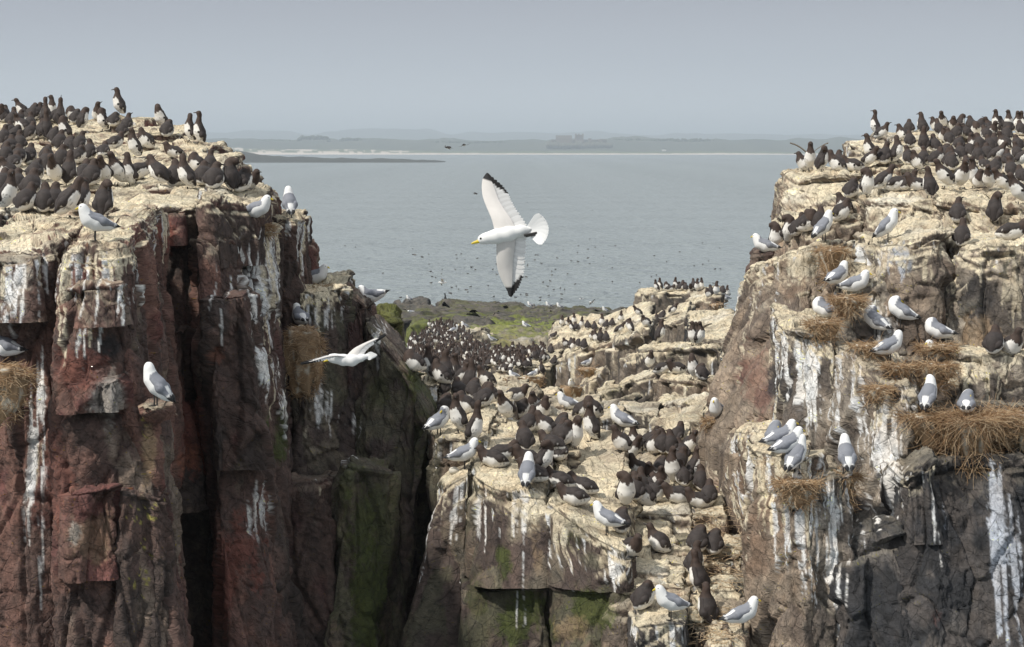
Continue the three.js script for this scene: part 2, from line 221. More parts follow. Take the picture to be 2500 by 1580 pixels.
function meshRock(S, on) { // on: which tiles of 8 x 8 cells to mesh finely; without it the coarse grid alone
  const N = S.N, nR = S.rows.length, cr = S.cr, ncT = N / 8, map = new Int32Array(nR * N).fill(-1), pos = [], idx = [], src = [], cell = [], below = [], uv = [], tps = [];
  const add = () => { tps.push(BB[6]); relief(S, BB); pos.push(BB[0], BB[1], BB[2]); cell.push(REL.cell); below.push(REL.below); return pos.length / 3 - 1; };
  const id = (r, c) => { c %= N; const k = r * N + c; if (map[k] < 0) { S.base(r, c, BB); const tp = BB[6] > 0.7, ux = tp ? BB[0] : (c - S.cBack + N) % N * S.res, uy = tp ? BB[2] : BB[1]; map[k] = add(); src.push(c); uv.push(ux + S.o.seed * 0.37, uy + S.o.seed * 0.61); } return map[k]; };
  const st = new Uint8Array(nR); for (let r = 0; r < nR; r++) { const w = S.rows[r], f = w[0] < 2 ? 1 : 1 - w[1]; st[r] = Math.min(r ? st[r - 1] * 2 : 1, f > 0.55 ? 1 : f > 0.28 ? 2 : f > 0.14 ? 4 : 8); }
  if (!on) for (const r of cr) for (let j = 0; j < ncT; j++) id(r, j * 8);       // grid order, for the looks
  for (let t = 0; t < cr.length - 1; t++) for (let j = 0; j < ncT; j++) {
    const r0 = cr[t], r1 = cr[t + 1], c0 = j * 8, c1 = c0 + 8;
    if (!on || !on[t * ncT + j]) { const a = id(r0, c0), b = id(r0, c1), c = id(r1, c0), d = id(r1, c1); idx.push(a, b, c, b, d, c); continue; }
    for (let r = r0; r < r1; r++) { const lo = st[r], up = st[r + 1]; for (let c = c0; c < c1; c += up) { const a = id(r, c), b = id(r, c + up), e = id(r + 1, c), f = id(r + 1, c + up); if (lo === up) idx.push(a, b, e, b, f, e); else { const m = id(r, c + lo); idx.push(a, m, e, m, f, e, m, b, f); } } }
  }
  BB[0] = S.cx; BB[2] = S.cz; BB[1] = S.yTop(S.cx, S.cz); BB[3] = BB[5] = 0; BB[4] = BB[6] = 1; uv.push(BB[0] + S.o.seed * 0.37, BB[2] + S.o.seed * 0.61); const ctr = add(); src.push(-1);
  const lf = on ? st[nR - 1] : 8; for (let c = 0; c < N; c += lf) idx.push(id(nR - 1, c), id(nR - 1, c + lf), ctr);
  const g = new THREE.BufferGeometry(), nv = pos.length / 3; g.setAttribute('position', new THREE.Float32BufferAttribute(pos, 3)); g.setIndex(idx);
  if (!on) return g;
  g.computeVertexNormals(); g.computeBoundingBox(); const nn = g.attributes.normal.array, col = new Float32Array(nv * 3), bb = g.boundingBox;
  const P = PATCH.filter(t => t.p.x + 1.5 * t.rx > bb.min.x && t.p.x - 1.5 * t.rx < bb.max.x && t.p.y + 1.5 * t.ry > bb.min.y && t.p.y - 1.5 * t.ry < bb.max.y && t.p.z + 1.5 * t.rz > bb.min.z && t.p.z - 1.5 * t.rz < bb.max.z);
  for (let i = 0; i < nv; i++) { const t = src[i] >= 0 ? S.pts[src[i]][0] : [S.cx, S.cz]; rockColour(pos[3 * i], pos[3 * i + 1], pos[3 * i + 2], nn[3 * i], nn[3 * i + 1], nn[3 * i + 2], below[i], S.o, cell[i], P, t[0], t[1], tps[i]); const q = 1 / 0.68; col[3 * i] = OUT[0] * q; col[3 * i + 1] = OUT[1] * q; col[3 * i + 2] = OUT[2] * q; }
  g.setAttribute('color', new THREE.BufferAttribute(col, 3)); g.setAttribute('uv', new THREE.Float32BufferAttribute(uv, 2)); return g;
}
function meshRocks() {
  const coarse = SPECS.map(S => { S.cr = []; for (let i = 0; i < S.rows.length; i += 8) S.cr.push(i); if (S.cr[S.cr.length - 1] !== S.rows.length - 1) S.cr.push(S.rows.length - 1); return meshRock(S, null); });
  const bvh = new MeshBVH(mergeGeometries(coarse.map(g => g.clone())), { targetLeafSize: 10 }), r = new THREE.Ray(), eyes = [V(0, EYE, 0), V(-1.2, EYE, 0), V(1.2, EYE, 0), V(0, EYE + 0.8, 0)], p = V(0, 0, 0);
  SPECS.forEach((S, q) => {
    const a = coarse[q].attributes.position, nc = S.N / 8, nr = S.cr.length, vis = new Uint8Array(nr * nc), on = new Uint8Array(nr * nc); let seen = 0;
    for (let i = 0; i < nr * nc; i++) {
      p.fromBufferAttribute(a, i); const px = 1250 + p.x / -p.z * F, py = HZ + (EYE - p.y) / -p.z * F; if (px < -120 || px > 2620 || py > 1640) continue;
      for (const e of eyes) { r.origin.copy(e); r.direction.copy(p).sub(e).normalize(); const d = p.distanceTo(e), h = bvh.raycastFirst(r, THREE.DoubleSide); if (!h || h.distance > d - 0.10 - d * 0.003) { vis[i] = 1; seen++; break; } }
    }
    for (let t = 0; t < nr - 1; t++) for (let j = 0; j < nc; j++) { let v = 0; for (let y = t; y <= t + 1; y++) for (let x = j; x <= j + 1; x++) v |= vis[y * nc + (x + nc) % nc]; if (!v && S.dm < 40) { for (const [y, x] of [[t - 1, j], [t + 2, j], [t, j - 1], [t, j + 2]]) if (y >= 0 && y < nr) v |= vis[y * nc + (x + nc) % nc]; } on[t * nc + j] = v; }
    S.m.geometry = meshRock(S, on); S.seen = seen;
  });
  console.log('blocks out of sight:', SPECS.filter(S => !S.seen).length);
}
// ---------------------------------------------------------------- stains seen on the rock
for (const a of [
  ['white', 62, 1000, 16.6, 26, 190], ['white', 70, 1200, 16.4, 22, 120], ['cream', 60, 1130, 16.5, 16, 120], ['white', 90, 1420, 16.3, 14, 130, 0.6], ['white', 630, 1250, 19, 22, 70, 0.8],
  ['red', 425, 560, 20, 30, 60], ['red', 470, 1060, 19.5, 60, 120, 0.8], ['orange', 470, 1110, 19.3, 40, 40, 0.6], ['red', 560, 1400, 19, 80, 160, 0.7], ['orange', 540, 860, 19.5, 30, 30, 0.5],
  ['grey', 60, 700, 17.2, 60, 80, 0.8], ['grey', 270, 960, 16.7, 50, 90, 0.7], ['tan', 355, 1130, 16.6, 20, 80, 0.8], ['tan', 220, 1300, 16.5, 70, 80, 0.4], ['grey', 200, 1290, 16.5, 26, 50, 0.7],
  ['black', 255, 850, 16.9, 50, 40, 0.8], ['black', 150, 850, 16.9, 24, 40, 0.5], ['red', 200, 900, 16.8, 90, 60, 0.6], ['red', 120, 1180, 16.5, 80, 160, 0.5],
  ['lichen', 350, 1250, 16.5, 50, 40], ['lichen', 350, 1390, 16.5, 30, 80], ['lichen', 340, 1060, 16.6, 12, 60],
  ['white', 640, 700, 20.5, 34, 150], ['white', 625, 650, 20.5, 30, 80], ['white', 665, 870, 20, 24, 130], ['white', 700, 1010, 20.5, 26, 110], ['white', 815, 1060, 21, 70, 70], ['white', 780, 1000, 21.3, 40, 80], ['white', 800, 780, 22, 40, 60, 0.8], ['white', 925, 830, 22, 16, 70, 0.8],
  ['moss', 675, 1060, 20, 22, 80], ['moss', 900, 1450, 20.3, 60, 200], ['moss', 880, 1260, 20.5, 40, 120, 0.8], ['moss', 930, 960, 22, 46, 70, 0.6], ['moss', 1010, 930, 22, 30, 70],
  ['moss', 1235, 1380, 19.3, 30, 50], ['moss', 1270, 1510, 19.2, 90, 75], ['moss', 1440, 1490, 18.8, 70, 60], ['moss', 1400, 1330, 18.8, 50, 60, 0.6], ['moss', 1170, 1450, 19.4, 30, 90, 0.5],
  ['tan', 1310, 1360, 19, 22, 70, 0.5], ['tan', 1400, 1560, 18.5, 60, 40, 0.5],
  ['white', 1270, 1250, 19.6, 40, 80, 0.8], ['white', 1510, 1380, 18.9, 40, 60, 0.9], ['white', 1110, 1230, 20, 10, 70, 0.6], ['white', 1170, 1250, 20, 14, 80, 0.6], ['white', 1060, 1120, 20.5, 20, 60, 0.7],
  ['white', 1960, 1180, 18.4, 60, 110], ['cream', 1870, 1200, 18.6, 46, 180], ['cream', 1780, 1200, 19.5, 50, 200, 0.9], ['white', 2030, 1380, 18.5, 30, 90], ['white', 1975, 930, 20, 55, 130, 0.9], ['white', 2160, 820, 20.5, 40, 70, 0.6], ['white', 2040, 1240, 18.7, 20, 80],
  ['white', 2170, 1100, 19, 40, 150, 0.8], ['blue', 2440, 1330, 18.6, 34, 240, 0.8], ['blue', 2300, 1250, 18.6, 16, 90, 0.6], ['white', 2240, 980, 19.4, 40, 60, 0.9], ['blue', 2190, 620, 21, 40, 60, 0.8],
  ['red', 1850, 900, 21.5, 40, 160, 0.45], ['black', 1905, 930, 21, 36, 60, 0.9], ['black', 2250, 640, 20.8, 40, 40, 0.5], ['black', 2390, 730, 20.6, 60, 60, 0.6], ['tan', 2400, 820, 20.6, 60, 50, 0.6], ['red', 2260, 1480, 18.4, 30, 30, 0.3],
  ['cream', 2260, 660, 21, 30, 60, 0.6], ['cream', 2470, 690, 20.8, 50, 120, 0.5],
]) patch(...a);
// single runs of droppings: [column, first row, last row, width] on the buttress, the red cliff and the dark foot of the grey cliff
for (const [d, list] of [[19.7, [[1098, 1200, 1330, 4], [1112, 1205, 1370, 4], [1120, 1215, 1480, 3], [1150, 1220, 1390, 3], [1168, 1210, 1310, 5], [1186, 1200, 1360, 3], [1204, 1210, 1290, 5], [1222, 1215, 1400, 3], [1262, 1225, 1330, 6], [1276, 1230, 1440, 4], [1290, 1220, 1360, 5], [1340, 1260, 1410, 3], [1352, 1270, 1350, 4], [1392, 1290, 1430, 3], [1412, 1300, 1425, 3], [1470, 1330, 1420, 6], [1490, 1340, 1430, 8], [1512, 1350, 1440, 8], [1280, 1440, 1530, 3], [1262, 1445, 1500, 3]]],
  [16.7, [[40, 610, 800, 6], [72, 640, 770, 5], [112, 660, 800, 7], [170, 620, 760, 6], [200, 620, 900, 4], [236, 640, 800, 6], [262, 640, 740, 8], [300, 620, 780, 6], [322, 640, 860, 4], [52, 900, 1280, 10], [64, 960, 1260, 16], [86, 980, 1300, 6], [96, 1250, 1560, 9], [148, 790, 880, 4], [185, 810, 870, 5], [236, 800, 850, 4]]],
  [19.6, [[620, 620, 800, 8], [640, 600, 860, 8], [655, 760, 960, 8], [668, 840, 1060, 8], [690, 930, 1100, 9], [608, 620, 740, 6], [690, 600, 720, 7], [716, 580, 700, 5], [560, 680, 850, 5], [530, 650, 760, 4], [625, 1200, 1310, 14]]],
  [20.8, [[750, 960, 1100, 9], [775, 990, 1130, 12], [800, 1000, 1120, 10], [830, 1040, 1150, 8], [850, 1060, 1140, 6], [760, 740, 860, 8], [800, 730, 850, 9], [830, 720, 820, 8], [920, 800, 930, 6], [935, 830, 960, 5]]],
  [18.2, [[2290, 1200, 1330, 6], [2330, 1170, 1300, 5], [2436, 1160, 1560, 20], [2452, 1200, 1500, 14], [2300, 1300, 1480, 8], [2210, 1190, 1290, 6], [2160, 1150, 1330, 10], [2120, 1180, 1360, 8], [2080, 1250, 1420, 7], [1900, 1180, 1450, 9], [1925, 1190, 1380, 12], [1965, 1190, 1480, 8], [2000, 1250, 1440, 7], [2045, 1330, 1540, 8]]]]) for (const [x, y0, y1, w] of list) patch(w > 12 && x > 2400 ? 'blue' : 'white', x, (y0 + y1) / 2, d, w * 0.8, (y1 - y0) * 0.62, 0.92);

// ---------------------------------------------------------------- the cliffs
const cliffW = structure(new THREE.Group(), 'red_cliff'), cliffE = structure(new THREE.Group(), 'grey_cliff'), stackC = structure(new THREE.Group(), 'rock_buttress'), midC = structure(new THREE.Group(), 'rock_terrace'), farC = structure(new THREE.Group(), 'rock_shelf');
const red = { pal: PAL.red }, maroon = { pal: PAL.maroon };
// left cliff, front columns
rock(cliffW, 'rock_column', [-100, 590, 17.6], [131, 596, 17.3], 2.6, { ...red, rise: 0.3, bl: [-120, 16.9], br: [160, 16.7], er: 0.14, st: 0.75, sl: 1.0, front: [[0.3, 0.05], [0.75, 0.12]] });
rock(cliffW, 'rock_column', [141, 600, 17.0], [326, 580, 17.2], 2.4, { ...red, rise: 0.32, bl: [120, 16.2], br: [452, 16.5], er: 0.22, cr: 0.2, st: 0.8, sl: 1.1, front: [[0.35, 0.1], [0.8, 0.12]] });
rock(cliffW, 'rock_slab', [-80, 640, 17.12], [88, 628, 17.05], 0.4, { ...red, rise: 0, yb: 785, toSea: false, sink: 0.01, er: 0.06, st: 0.7, sl: 0.8, g: 0.4 });
rock(cliffW, 'rock_slab', [143, 700, 16.72], [300, 690, 16.78], 0.5, { ...red, rise: 0, yb: 800, bl: [160, 16.55], br: [300, 16.6], toSea: false, sink: 0.01, er: 0.05, st: 0.45, sl: 0.5, g: 0.3 });
rock(cliffW, 'rock_slab', [150, 930, 16.55], [292, 925, 16.6], 0.5, { ...red, rise: 0, yb: 1010, toSea: false, sink: 0.01, er: 0.04, st: 0.1, g: 0 });
rock(cliffW, 'rock_slab', [160, 1200, 16.35], [285, 1190, 16.4], 0.5, { ...red, rise: 0, yb: 1420, toSea: false, sink: 0.01, er: 0.04, st: 0, g: 0 });
rock(cliffW, 'rock_slab', [290, 1200, 16.4], [395, 1220, 16.6], 0.6, { ...maroon, rise: 0, yb: 1600, br: [452, 16.4], toSea: false, er: 0.04, st: 0, g: 0 });
rock(cliffW, 'rock_slab', [346, 994, 16.52], [400, 990, 16.62], 0.5, { ...red, rise: 0.03, yb: 1030, bl: [366, 16.78], br: [384, 16.8], toSea: false, sink: 0.01, er: 0.025, cr: 0.09, rough: 0.9, st: 0.4, sl: 0.3, g: 0.6 });
// recess and the leaning slabs beside it
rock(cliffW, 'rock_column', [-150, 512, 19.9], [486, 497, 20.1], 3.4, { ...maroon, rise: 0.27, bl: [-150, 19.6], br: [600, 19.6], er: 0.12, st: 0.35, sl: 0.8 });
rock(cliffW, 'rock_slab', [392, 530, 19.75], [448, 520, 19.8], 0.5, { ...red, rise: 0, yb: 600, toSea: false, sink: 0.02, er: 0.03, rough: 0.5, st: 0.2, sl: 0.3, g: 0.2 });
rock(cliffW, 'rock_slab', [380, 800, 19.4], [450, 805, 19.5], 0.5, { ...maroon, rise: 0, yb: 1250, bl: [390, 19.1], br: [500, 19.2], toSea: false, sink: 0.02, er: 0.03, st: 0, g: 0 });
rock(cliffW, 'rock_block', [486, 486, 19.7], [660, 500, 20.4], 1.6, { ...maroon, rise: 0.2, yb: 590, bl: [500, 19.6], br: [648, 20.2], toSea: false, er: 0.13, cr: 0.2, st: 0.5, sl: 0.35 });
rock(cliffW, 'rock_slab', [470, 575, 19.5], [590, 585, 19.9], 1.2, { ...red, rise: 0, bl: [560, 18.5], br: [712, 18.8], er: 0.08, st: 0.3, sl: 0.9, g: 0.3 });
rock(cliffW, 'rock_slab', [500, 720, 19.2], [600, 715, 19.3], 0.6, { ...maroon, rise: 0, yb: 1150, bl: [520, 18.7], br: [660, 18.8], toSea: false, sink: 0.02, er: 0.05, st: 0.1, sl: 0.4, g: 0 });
// nest column and the pillar behind it
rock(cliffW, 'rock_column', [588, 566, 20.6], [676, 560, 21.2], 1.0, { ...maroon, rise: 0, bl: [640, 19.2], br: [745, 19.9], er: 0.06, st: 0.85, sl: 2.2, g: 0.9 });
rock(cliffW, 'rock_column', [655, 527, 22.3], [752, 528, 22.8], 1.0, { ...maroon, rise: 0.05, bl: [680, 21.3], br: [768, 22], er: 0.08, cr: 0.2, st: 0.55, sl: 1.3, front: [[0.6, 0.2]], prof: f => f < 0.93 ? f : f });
rock(cliffW, 'rock_column', [740, 575, 23.2], [772, 590, 23.4], 0.8, { ...red, rise: 0, bl: [730, 22.8], br: [770, 23], yb: 760, er: 0.1, st: 0.2, sl: 0.4, g: 0.3 });
// ledge with the sitting gull, and the slope falling to the gap
rock(cliffW, 'rock_column', [728, 706, 22.2], [850, 696, 22.4], 1.4, { pal: PAL.olive, rise: 0.08, bl: [690, 20.6], br: [880, 20.6], er: 0.06, st: 0.75, sl: 1.0 });
rock(cliffW, 'rock_column', [840, 694, 22.4], [892, 740, 22.4], 1.2, { pal: PAL.maroon, rise: -0.05, bl: [800, 20.8], br: [900, 20.8], er: 0.1, st: 0.15, sl: 0.6, g: 0.15 });
rock(cliffW, 'rock_column', [880, 762, 22.0], [1006, 912, 21.6], 1.2, { pal: PAL.olive, rise: 0, bl: [800, 20.5], br: [985, 20.6], er: 0.2, cr: 0.2, st: 0.4, sl: 0.8, g: 0.05, moss: 0.35 });
rock(cliffW, 'rock_column', [985, 905, 21.9], [1046, 1015, 21.5], 0.9, { pal: PAL.olive, rise: 0, bl: [860, 20.6], br: [965, 20.8], er: 0.12, st: 0, g: 0, moss: 0.75 });
rock(cliffW, 'mossy_knob', [905, 748, 25.2], [970, 772, 25], 0.8, { pal: PAL.olive, rise: 0.05, yb: 1000, er: 0.2, cr: 0.3, st: 0, g: 0, moss: 0.95, mossBias: 0.4, mossC: [0.09, 0.095, 0.025], toSea: false });
rock(cliffW, 'rock_column', [845, 1130, 20.35], [960, 1150, 20.5], 0.8, { pal: PAL.olive, rise: 0, bl: [770, 19.9], br: [940, 20.2], er: 0.1, st: 0, g: 0, moss: 0.6 });
rock(cliffW, 'rock_slab', [700, 1180, 20.4], [800, 1170, 20.4], 0.8, { pal: PAL.maroon, rise: 0, yb: 1600, bl: [690, 20.1], br: [830, 20.1], er: 0.08, st: 0.2, sl: 0.4, g: 0.1 });
// left cliff, the rising top
rock(cliffW, 'rock_ledge', [-220, 462, 21.6], [560, 462, 21.6], 3, { ...red, rise: 0.13, er: 0.1, st: 0.3, yb: 520, toSea: false, topRes: 4.5 });
rock(cliffW, 'rock_ledge', [500, 452, 21.6], [640, 486, 21.6], 1.2, { ...red, rise: 0.1, er: 0.15, st: 0.3, yb: 520, toSea: false });
rock(cliffW, 'rock_ledge', [-240, 425, 24], [520, 428, 24], 3, { ...red, rise: 0.18, er: 0.1, st: 0.3, yb: 470, toSea: false, topRes: 4.5 });
rock(cliffW, 'rock_ledge', [380, 405, 25], [545, 410, 25], 2, { ...red, rise: 0.2, er: 0.14, st: 0.6, sl: 0.4, yb: 450, toSea: false });
rock(cliffW, 'rock_ledge', [-260, 390, 26.5], [440, 385, 26.5], 2.6, { ...red, rise: 0.22, er: 0.1, st: 0.4, yb: 440, toSea: false, topRes: 4.5 });
rock(cliffW, 'rock_ledge', [380, 358, 27.2], [495, 366, 27], 1.8, { ...red, rise: 0.12, er: 0.12, st: 0.7, sl: 0.4, yb: 420, toSea: false });
rock(cliffW, 'rock_ledge', [-280, 352, 29], [360, 342, 28.6], 2.6, { ...red, rise: 0.22, er: 0.1, st: 0.4, yb: 400, toSea: false, topRes: 4.5 });
rock(cliffW, 'rock_ledge', [300, 322, 29.4], [440, 328, 29.2], 1.6, { ...red, rise: 0.16, er: 0.12, st: 0.6, sl: 0.3, yb: 380, toSea: false });
rock(cliffW, 'rock_ledge', [-300, 322, 31], [345, 316, 30.6], 2.2, { ...red, rise: 0.2, er: 0.1, st: 0.4, yb: 360, toSea: false, topRes: 4.5 });
rock(cliffW, 'rock_slab', [266, 287, 30.6], [354, 290, 30.4], 0.7, { ...red, rise: 0.02, er: 0.04, st: 0.6, sl: 0.2, yb: 312, toSea: false, rough: 0.5 });
rock(cliffW, 'rock_ledge', [-60, 300, 32], [230, 304, 32], 1.6, { ...red, rise: 0.05, er: 0.1, st: 0.4, yb: 330, toSea: false });

// centre: front buttress
const ol = { pal: PAL.olive };
rock(stackC, 'rock_column', [1072, 1190, 20.3], [1146, 1150, 20.2], 1.6, { ...ol, rise: 0.1, bl: [975, 19.7], br: [1128, 19.6], rough: 0.55, fs: 1.5, yb: 1600, er: 0.1, st: 0.55, sl: 1.3 });
rock(stackC, 'rock_column', [1152, 1156, 20.1], [1338, 1215, 19.7], 2.2, { ...ol, rise: 0.28, riseR: 0.5, bl: [1130, 19.4], br: [1340, 19.3], rough: 0.55, fs: 1.5, yb: 1428, topRes: 1.2, er: 0.16, st: 0.55, sl: 1.5, front: [[0.45, 0.16]], toSea: false, sink: 0 });
rock(stackC, 'rock_column', [1330, 1218, 19.7], [1538, 1352, 19.0], 1.6, { ...ol, rise: 0.22, bl: [1344, 19.2], br: [1540, 18.8], rough: 0.55, fs: 1.5, yb: 1432, topRes: 1.2, er: 0.14, st: 0.62, sl: 1.0, front: [[0.6, 0.08]], toSea: false, sink: 0 });
rock(stackC, 'rock_block', [1122, 1436, 19.5], [1342, 1438, 19.3], 2.2, { ...ol, rise: 0, yb: 1620, bl: [1112, 19.2], br: [1340, 19.1], rough: 0.55, fs: 1.5, er: 0.03, st: 0.05, sl: 0.4, g: 0, moss: 0.3 });
rock(stackC, 'rock_block', [1348, 1440, 19.2], [1542, 1438, 18.9], 2.2, { ...ol, rise: 0, yb: 1620, bl: [1346, 19.0], br: [1515, 18.6], rough: 0.55, fs: 1.5, er: 0.03, st: 0.05, sl: 0.3, g: 0, moss: 0.3 });
rock(stackC, 'rock_block', [900, 1090, 23.6], [1130, 1090, 23.6], 1.5, { ...ol, rise: 0, yb: 1620, er: 0.05, st: 0.1, g: 0.2, res: 2.4 });
// ledges left of the gap
rock(stackC, 'rock_ledge', [1054, 1072, 20.9], [1196, 1066, 20.9], 1.5, { ...ol, rise: 0.12, yb: 1200, bl: [1050, 20.8], br: [1196, 20.7], er: 0.05, st: 0.75, sl: 0.6, toSea: false });
rock(stackC, 'rock_ledge', [1128, 1042, 21.5], [1212, 1040, 21.5], 1.2, { pal: PAL.brown, rise: 0.1, yb: 1120, er: 0.05, st: 0.5, sl: 0.4, toSea: false });
rock(stackC, 'rock_ledge', [1150, 1016, 22.3], [1246, 1013, 22.2], 1.4, { pal: PAL.brown, rise: 0.1, yb: 1160, er: 0.04, st: 0.8, sl: 0.5, toSea: false });
rock(stackC, 'rock_ledge', [1032, 938, 23.2], [1076, 938, 23.2], 0.9, { ...ol, rise: 0.05, yb: 1100, er: 0.03, st: 0.7, sl: 0.6, toSea: false });
rock(stackC, 'rock_floor', [1040, 1000, 23.2], [1240, 1010, 22.8], 2.2, { pal: PAL.brown, g: 0.75, rough: 1.25, rise: 0.02, yb: 1150, er: 0.1, st: 0.4, toSea: false });
rock(stackC, 'rock_floor', [1020, 955, 25.4], [1250, 962, 25.2], 1.3, { pal: PAL.brown, g: 0.75, rough: 1.25, rise: -0.05, yb: 1080, er: 0.1, st: 0.4, toSea: false });
rock(stackC, 'rock_floor', [1000, 942, 28], [1180, 948, 28], 1.6, { pal: PAL.brown, g: 0.75, rough: 1.25, rise: -0.4, yb: 1000, er: 0.1, st: 0.4, toSea: false });
rock(stackC, 'rock_floor', [1190, 1085, 21.8], [1390, 1090, 21.4], 1.7, { pal: PAL.brown, g: 0.75, rough: 1.25, rise: 0.03, yb: 1200, er: 0.1, st: 0.4, toSea: false });
rock(stackC, 'rock_floor', [1240, 1052, 23.4], [1470, 1062, 23.4], 2.0, { pal: PAL.brown, g: 0.75, rough: 1.25, rise: 0.0, yb: 1140, er: 0.1, st: 0.4, toSea: false });
rock(stackC, 'rock_ledge', [1240, 990, 25], [1320, 1010, 25], 1.4, { pal: PAL.brown, rise: 0.25, yb: 1060, er: 0.1, st: 0.4, toSea: false, g: 0.7 });
rock(stackC, 'rock_ledge', [1345, 1030, 26], [1430, 1030, 26], 1.2, { pal: PAL.brown, rise: 0.1, yb: 1080, er: 0.06, st: 0.6, sl: .4, toSea: false });
// gully floor under the steps on the right
rock(stackC, 'rock_floor', [1500, 1210, 21.6], [1790, 1215, 21.2], 3.2, { pal: PAL.brown, g: 0.75, rough: 1.25, rise: 0.03, yb: 1300, er: 0.08, st: 0.4, toSea: false });
rock(stackC, 'rock_floor', [1480, 1108, 24.5], [1740, 1104, 24.5], 1.6, { pal: PAL.brown, g: 0.75, rough: 1.25, rise: 0.0, yb: 1260, er: 0.1, st: 0.4, toSea: false });
rock(stackC, 'rock_floor', [1470, 1350, 19.9], [1830, 1350, 19.7], 2, { pal: PAL.brown, rough: 1.25, rise: 0.08, yb: 1460, er: 0.1, st: 0.2, g: 0.75, toSea: false });
rock(stackC, 'rock_floor', [1480, 1490, 18.7], [1860, 1500, 18.4], 1.8, { pal: PAL.brown, rise: 0.18, yb: 1640, er: 0.1, st: 0.2, g: 0.35 });

// right cliff
const gy = { pal: PAL.grey }, br = { pal: PAL.brown };
rock(cliffE, 'rock_wall', [1800, 660, 23.8], [1960, 594, 22.6], 3, { pq: 0.8, ...br, rise: 0.1, bl: [1695, 22.6], br: [1920, 19.6], yb: 1060, bw: 0.4, rough: 0.7, topRes: 1.2, er: 0.16, cr: 0.2, st: 0.78, sl: 3, sf: 0.42, cr8: 0.15, front: [[0.45, 0.08]], offB: 2 });
rock(cliffE, 'rock_wall', [1702, 1050, 22.4], [1850, 1030, 19.9], 2.6, { pq: 0.8, ...br, rise: 0.1, bl: [1840, 19.4], br: [1930, 18.5], yb: 1600, bw: 0.4, rough: 0.7, topRes: 1.2, er: 0.3, st: 0.8, sl: 2.6, sf: 0.45, cr8: 0.25 });
rock(cliffE, 'rock_column', [1905, 800, 20.6], [2040, 812, 20.2], 2, { ...gy, rise: 0.1, bl: [1900, 18.9], br: [2080, 18.7], er: 0.08, st: 0.77, sl: 1.8, front: [[0.5, 0.14]] });
rock(cliffE, 'rock_column', [1838, 1100, 18.9], [1985, 1112, 18.4], 1.6, { ...br, rise: 0.05, bl: [1850, 18.1], br: [2010, 17.9], er: 0.07, st: 0.94, sl: 1.5, cr8: 0.1, front: [[0.55, 0.12]] });
rock(cliffE, 'rock_column', [1945, 1190, 18.5], [2070, 1150, 18.6], 1.2, { ...gy, rise: 0, bl: [1970, 18], br: [2120, 17.9], er: 0.12, st: 0.47, sl: 1.2, g: 0.3 });
rock(cliffE, 'rock_column', [2030, 830, 20.2], [2240, 905, 19.6], 2, { ...gy, rise: 0.1, bl: [2040, 18.4], br: [2260, 18.1], er: 0.2, st: 0.59, sl: 1.8, front: [[0.6, 0.2]], g: .6 });
rock(cliffE, 'rock_column', [2120, 940, 19.6], [2230, 930, 19.3], 1.2, { ...gy, rise: 0, bl: [2090, 18.3], br: [2230, 18.1], er: 0.14, st: 0.68, sl: 1.5, g: .6 });
rock(cliffE, 'rock_column', [2190, 1125, 18.9], [2520, 1110, 18.9], 2, { pal: PAL.dark, rise: 0, bl: [2160, 17.9], br: [2560, 17.8], er: 0.15, st: 0.13, sl: 1, g: 0.1, front: [[0.3, 0.2], [0.55, -0.05], [0.8, 0.1]] });
rock(cliffE, 'rock_block', [2195, 1165, 18.55], [2300, 1110, 18.5], 0.8, { pal: PAL.dark, rise: 0, yb: 1330, bl: [2220, 18.3], br: [2300, 18.3], toSea: false, sink: 0.02, er: 0.12, cr: 0.2, st: 0.26, sl: 0.6, g: 0.3 });
rock(cliffE, 'rock_column', [2060, 1300, 18.4], [2200, 1260, 18.4], 1.2, { pal: PAL.dark, rise: 0, bl: [2040, 17.9], br: [2230, 17.8], er: 0.3, st: 0.26, sl: 0.8, g: 0.1 });
// ledges above
rock(cliffE, 'rock_column', [2010, 600, 22.2], [2110, 620, 21.8], 1.6, { ...br, rise: 0, bl: [1980, 19.6], br: [2130, 19.5], yb: 1200, er: 0.1, st: 0.42, sl: 1, toSea: false });
rock(cliffE, 'rock_ledge', [2055, 715, 21], [2150, 660, 21], 1.4, { ...gy, rise: 0, bl: [2040, 20.2], br: [2150, 20.2], yb: 900, er: 0.12, st: 0.59, sl: 0.8, toSea: false });
rock(cliffE, 'rock_column', [2120, 590, 21.4], [2200, 592, 21.2], 1.6, { ...gy, rise: 0.02, bl: [2100, 20.4], br: [2200, 20.4], yb: 900, er: 0.08, st: 0.77, sl: 0.9, toSea: false });
rock(cliffE, 'rock_column', [2190, 592, 21.0], [2335, 545, 21.4], 1.4, { pal: PAL.brown, rise: 0.1, bl: [2150, 20.4], br: [2310, 20.4], yb: 900, er: 0.2, cr: 0.2, st: 0.51, sl: 0.7, toSea: false, front: [[0.45, 0.15]] });
rock(cliffE, 'rock_ledge', [2160, 702, 20.9], [2280, 712, 20.7], 1, { pal: PAL.brown, rise: 0, yb: 860, er: 0.06, st: 0.34, sl: 0.5, toSea: false });
rock(cliffE, 'rock_column', [2296, 720, 20.9], [2400, 605, 20.9], 1.8, { ...gy, rise: 0.15, bl: [2300, 20.3], br: [2400, 20.3], yb: 980, er: 0.25, cr: 0.2, st: 0.59, sl: 0.9, toSea: false });
rock(cliffE, 'rock_column', [2345, 606, 21.1], [2560, 588, 21.0], 2, { ...gy, rise: 0.06, bl: [2340, 20.4], br: [2560, 20.3], yb: 980, er: 0.14, st: 0.55, sl: 1.0, toSea: false, front: [[0.25, 0.15], [0.7, 0.1]] });
